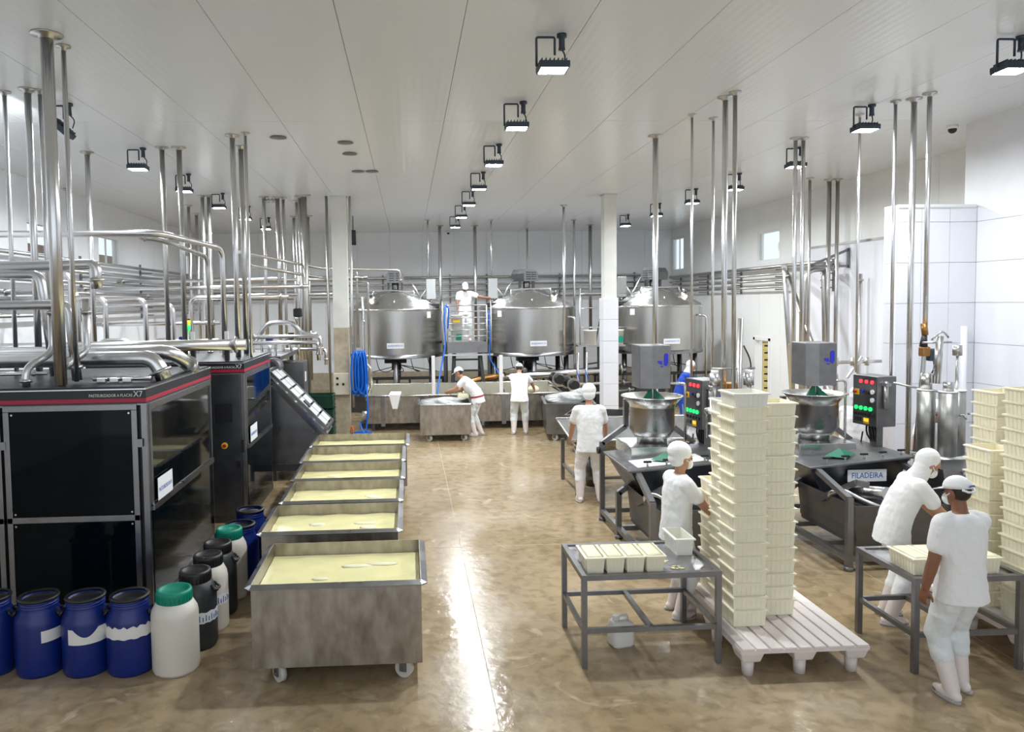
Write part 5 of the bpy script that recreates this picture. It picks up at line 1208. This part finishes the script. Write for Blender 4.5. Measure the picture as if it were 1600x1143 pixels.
    for i,(hip,kn,an) in enumerate(lj):
        sg=-1 if i==0 else 1; q=MB(); tp=kn+(an-kn)*.38
        sk(q,[tp,kn+(an-kn)*.7,an],[.076*s,.068*s,.058*s]); q.sphere(an+V(sg*.012,.055*s,-.04*s),(.048*s,.118*s,.044*s),14,8); q.sphere(an+V(0,-.03,-.04)*s,(.045*s,.055*s,.045*s),12,8)
        b=remeshed(q,'boot',boots,t,max(vox,.010),3)
        zz=an.z-.085*s
        MB().ring_loft([[V(an.x+sg*.012,an.y+.04*s,z+zz)+V(.050*s*k*math.cos(2*PI*i/20),.135*s*k*math.sin(2*PI*i/20),0) for i in range(20)] for z,k in ((0,.97),(.024,1.0))]).build('sole','boot_sole',b)
    # head wear
    if hair and hat in('cap','cap_back'): remeshed(MB().sphere(hv(0,-.02,.02),(.081*s,.088*s,.098*s),16,10,HM),'hair','hair',t,.01,2)
    q=MB()
    if hat=='bouffant':
        q.sphere(hv(0,-.046,.068),(.110*s,.128*s,.108*s),18,12,HM); q.sphere(hv(0,-.065,-.005),(.096*s,.092*s,.090*s),14,8,HM); remeshed(q,'hair_net','net_white',t,.011,3,.012)
    elif hat=='hood':
        q.sphere(hv(0,-.042,.040),(.099*s,.106*s,.112*s),18,12,HM); q.sphere(hv(0,-.03,-.05),(.088*s,.085*s,.10*s),14,8,HM); sk(q,[hv(0,-.02,-.06),nk-up(.03,a3)],[.08*s,.10*s]); q.sphere(hv(0,.01,-.12),(.06*s,.06*s,.035*s),12,8,HM); remeshed(q,'hood','net_white',t,.011,3,.01)
    else:
        rings=[]
        for k in range(7):
            a=PI/2*k/6; rings.append([hv(.090*math.cos(a)*math.cos(b),-.012+.110*math.cos(a)*math.sin(b),.035+.10*math.sin(a)) for b in [2*PI*i/24 for i in range(24)]])
        c=MB().ring_loft(rings); o=c.build('cap','white_plastic' if False else 'net_white',t)
        f=1
        br=[]
        for z in (0,.008):
            br.append([hv(x,f*y,.032+z-.25*max(0,y-.09)) for x,y in ((-.078,.06),(-.085,.10),(-.06,.15),(0,.17),(.06,.15),(.085,.10),(.078,.06))])
        MB().ring_loft(br,smooth=False).build('visor','net_white',o)
        MB().tube([hv(-.068,-.088,.03),hv(-.04,-.112,.012),hv(0,-.122,.008),hv(.04,-.112,.012),hv(.068,-.088,.03)],.009,8).build('strap','net_white',o)
        if hat=='cap_back':
            MB().add([hv(-.030,-.124,.062),hv(.030,-.124,.062),hv(.040,-.123,.042),hv(.012,-.124,.05),hv(-.012,-.124,.05),hv(-.040,-.123,.042)],[(0,1,2,3,4,5)]).build('cap_badge','ink_blue',o)
    if mask:
        m_=remeshed(MB().sphere(hv(0,.070,-.055),(.058*s,.046*s,.052*s),14,10,HM),'mask','net_white',t,.009,2)
        MB().tube([hv(.05,.07,-.035),hv(.086,.0,.0)],.004,6).tube([hv(-.05,.07,-.035),hv(-.086,.0,.0)],.004,6).build('mask_strap','net_white',m_)
    if apron:
        rings=[]
        for z,w,dd in ((sh.z-.12,.10,.13),(waist.z,.16,.14),(pel.z-.1,.19,.16),(pel.z-.5,.21,.19)):
            rings.append([V(w*s*math.sin(b),pel.y+(waist.y-pel.y)*(1 if z>pel.z else 0)+dd*s*math.cos(b)+.01,z) for b in [-1.5+3*i/14 for i in range(15)]])
        q=MB(); n=15; vs=[v for r in rings for v in r]; q.add(vs,[(k*n+i,k*n+i+1,(k+1)*n+i+1,(k+1)*n+i) for k in range(3) for i in range(n-1)],True)
        o=q.build('apron',apron,t); sd=o.modifiers.new('s','SOLIDIFY'); sd.thickness=.004
    return t
RGT=-PI/2; LFT=PI/2
# man with cap at the right, back to the camera
person('man in white with a white cap seen from behind at the right table',(4.22,5.36,0),.12,1.66,lean=.03,head_pitch=.12,head_yaw=.25,hands=((-.30,.06,.70),(.17,.40,.92)),poles=((-.5,-.8,-.2),(.9,-.4,-.5)),feet=((-.10,-.04),(.09,.07)),vox=.008,skin='skin_dark',hat='cap_back',mask=True,curl=.55,legs='cotton_grey',palm=((.9,.3,-.1),(-.5,.2,-.8)))
# hooded worker at the table
person('worker in white with a full hood bending over the right table',(4.60,6.72,0),RGT-.25,1.66,lean=.42,head_pitch=.35,hands=((-.16,.50,.93),(.14,.52,.94)),poles=((-.5,-.3,-.9),(.5,-.5,-.9)),feet=((-.10,-.02),(.13,-.06)),vox=.008,hat='hood',mask=True,curl=.5,legs='cotton',palm=((.3,.1,-.9),(-.3,.1,-.9)))
# woman with mask at the near machine
person('woman in white with hair net and face mask beside the tall tray stack',(2.60,7.02,0),RGT+.12,1.62,lean=.06,head_pitch=.10,head_yaw=-.1,hands=((-.16,.42,1.12),(.16,.40,.93)),poles=((-.3,-.4,-.9),(.5,-.5,-.8)),feet=((-.10,.02),(.12,-.02)),vox=.008,hat='bouffant',mask=True,curl=.6,legs='cotton',palm=((.8,.1,-.4),(-.8,.1,-.4)))
# worker at the curd tray, back to the camera
person('worker in white seen from behind at the long curd tray',(2.76,11.10,0),-.10,1.74,lean=.12,head_pitch=.18,hands=((-.27,.32,.90),(.30,.33,.88)),poles=((-.9,-.5,-.2),(.9,-.5,-.2)),feet=((-.15,.04),(.15,-.02)),vox=.011,hat='bouffant',curl=.4,legs='cotton')
# two men bending over the draining vats
person('man in white cap leaning left over the cart at the left draining vat',(1.54,17.02,0),LFT-.25,1.72,lean=.80,head_pitch=-.1,hands=((-.02,.66,1.03),(.20,.60,1.00)),poles=((-.7,.2,-.7),(.6,-.1,-.8)),feet=((-.10,.02),(.10,-.10)),pelvis=(0,-.04,.93),vox=.012,hat='cap',curl=.5,legs='cotton_grey',belt='belt_red',sleeve=.4)
person('man in white bending into the middle draining vat, back to the camera',(2.58,17.10,0),-.15,1.72,lean=.62,head_pitch=.2,hands=((.10,.62,.98),(.36,.58,1.00)),poles=((-.8,.1,-.3),(.9,.1,.3)),feet=((-.14,-.02),(.14,.06)),pelvis=(0,-.06,.93),vox=.012,hat='cap',curl=.5,legs='cotton_grey')
# on the platform
person('worker in white cap standing on the platform between the vats',(1.62,20.95,2.0),PI,1.66,lean=.12,head_pitch=.5,hands=((-.66,.30,1.22),(.24,.34,.92)),poles=((0,-.3,-.9),(.8,-.4,-.5)),feet=((-.12,0),(.12,0)),vox=.013,hat='cap',skin='skin_dark',curl=.4)
# in blue below the right vat
person('worker in blue with a white hood below the right cheese vat',(6.36,16.95,0),RGT-.2,1.66,lean=.38,head_pitch=.2,hands=((-.2,.50,.88),(.2,.52,.86)),vox=.013,top='cloth_blue',legs='cloth_blue',hat='hood',apron='apron_blue')
# half hidden workers at the right
person('worker in white half hidden behind the far control box',(6.72,10.8,0),-1.0,1.66,lean=.20,head_pitch=.3,hands=((-.2,.38,.88),(.22,.36,.86)),vox=.012,hat='bouffant')
person('worker in white almost hidden behind the piston filler',(7.3,9.8,0),2.4,1.62,lean=.25,head_pitch=.3,hands=((-.2,.36,.9),(.2,.36,.9)),vox=.012,hat='bouffant')
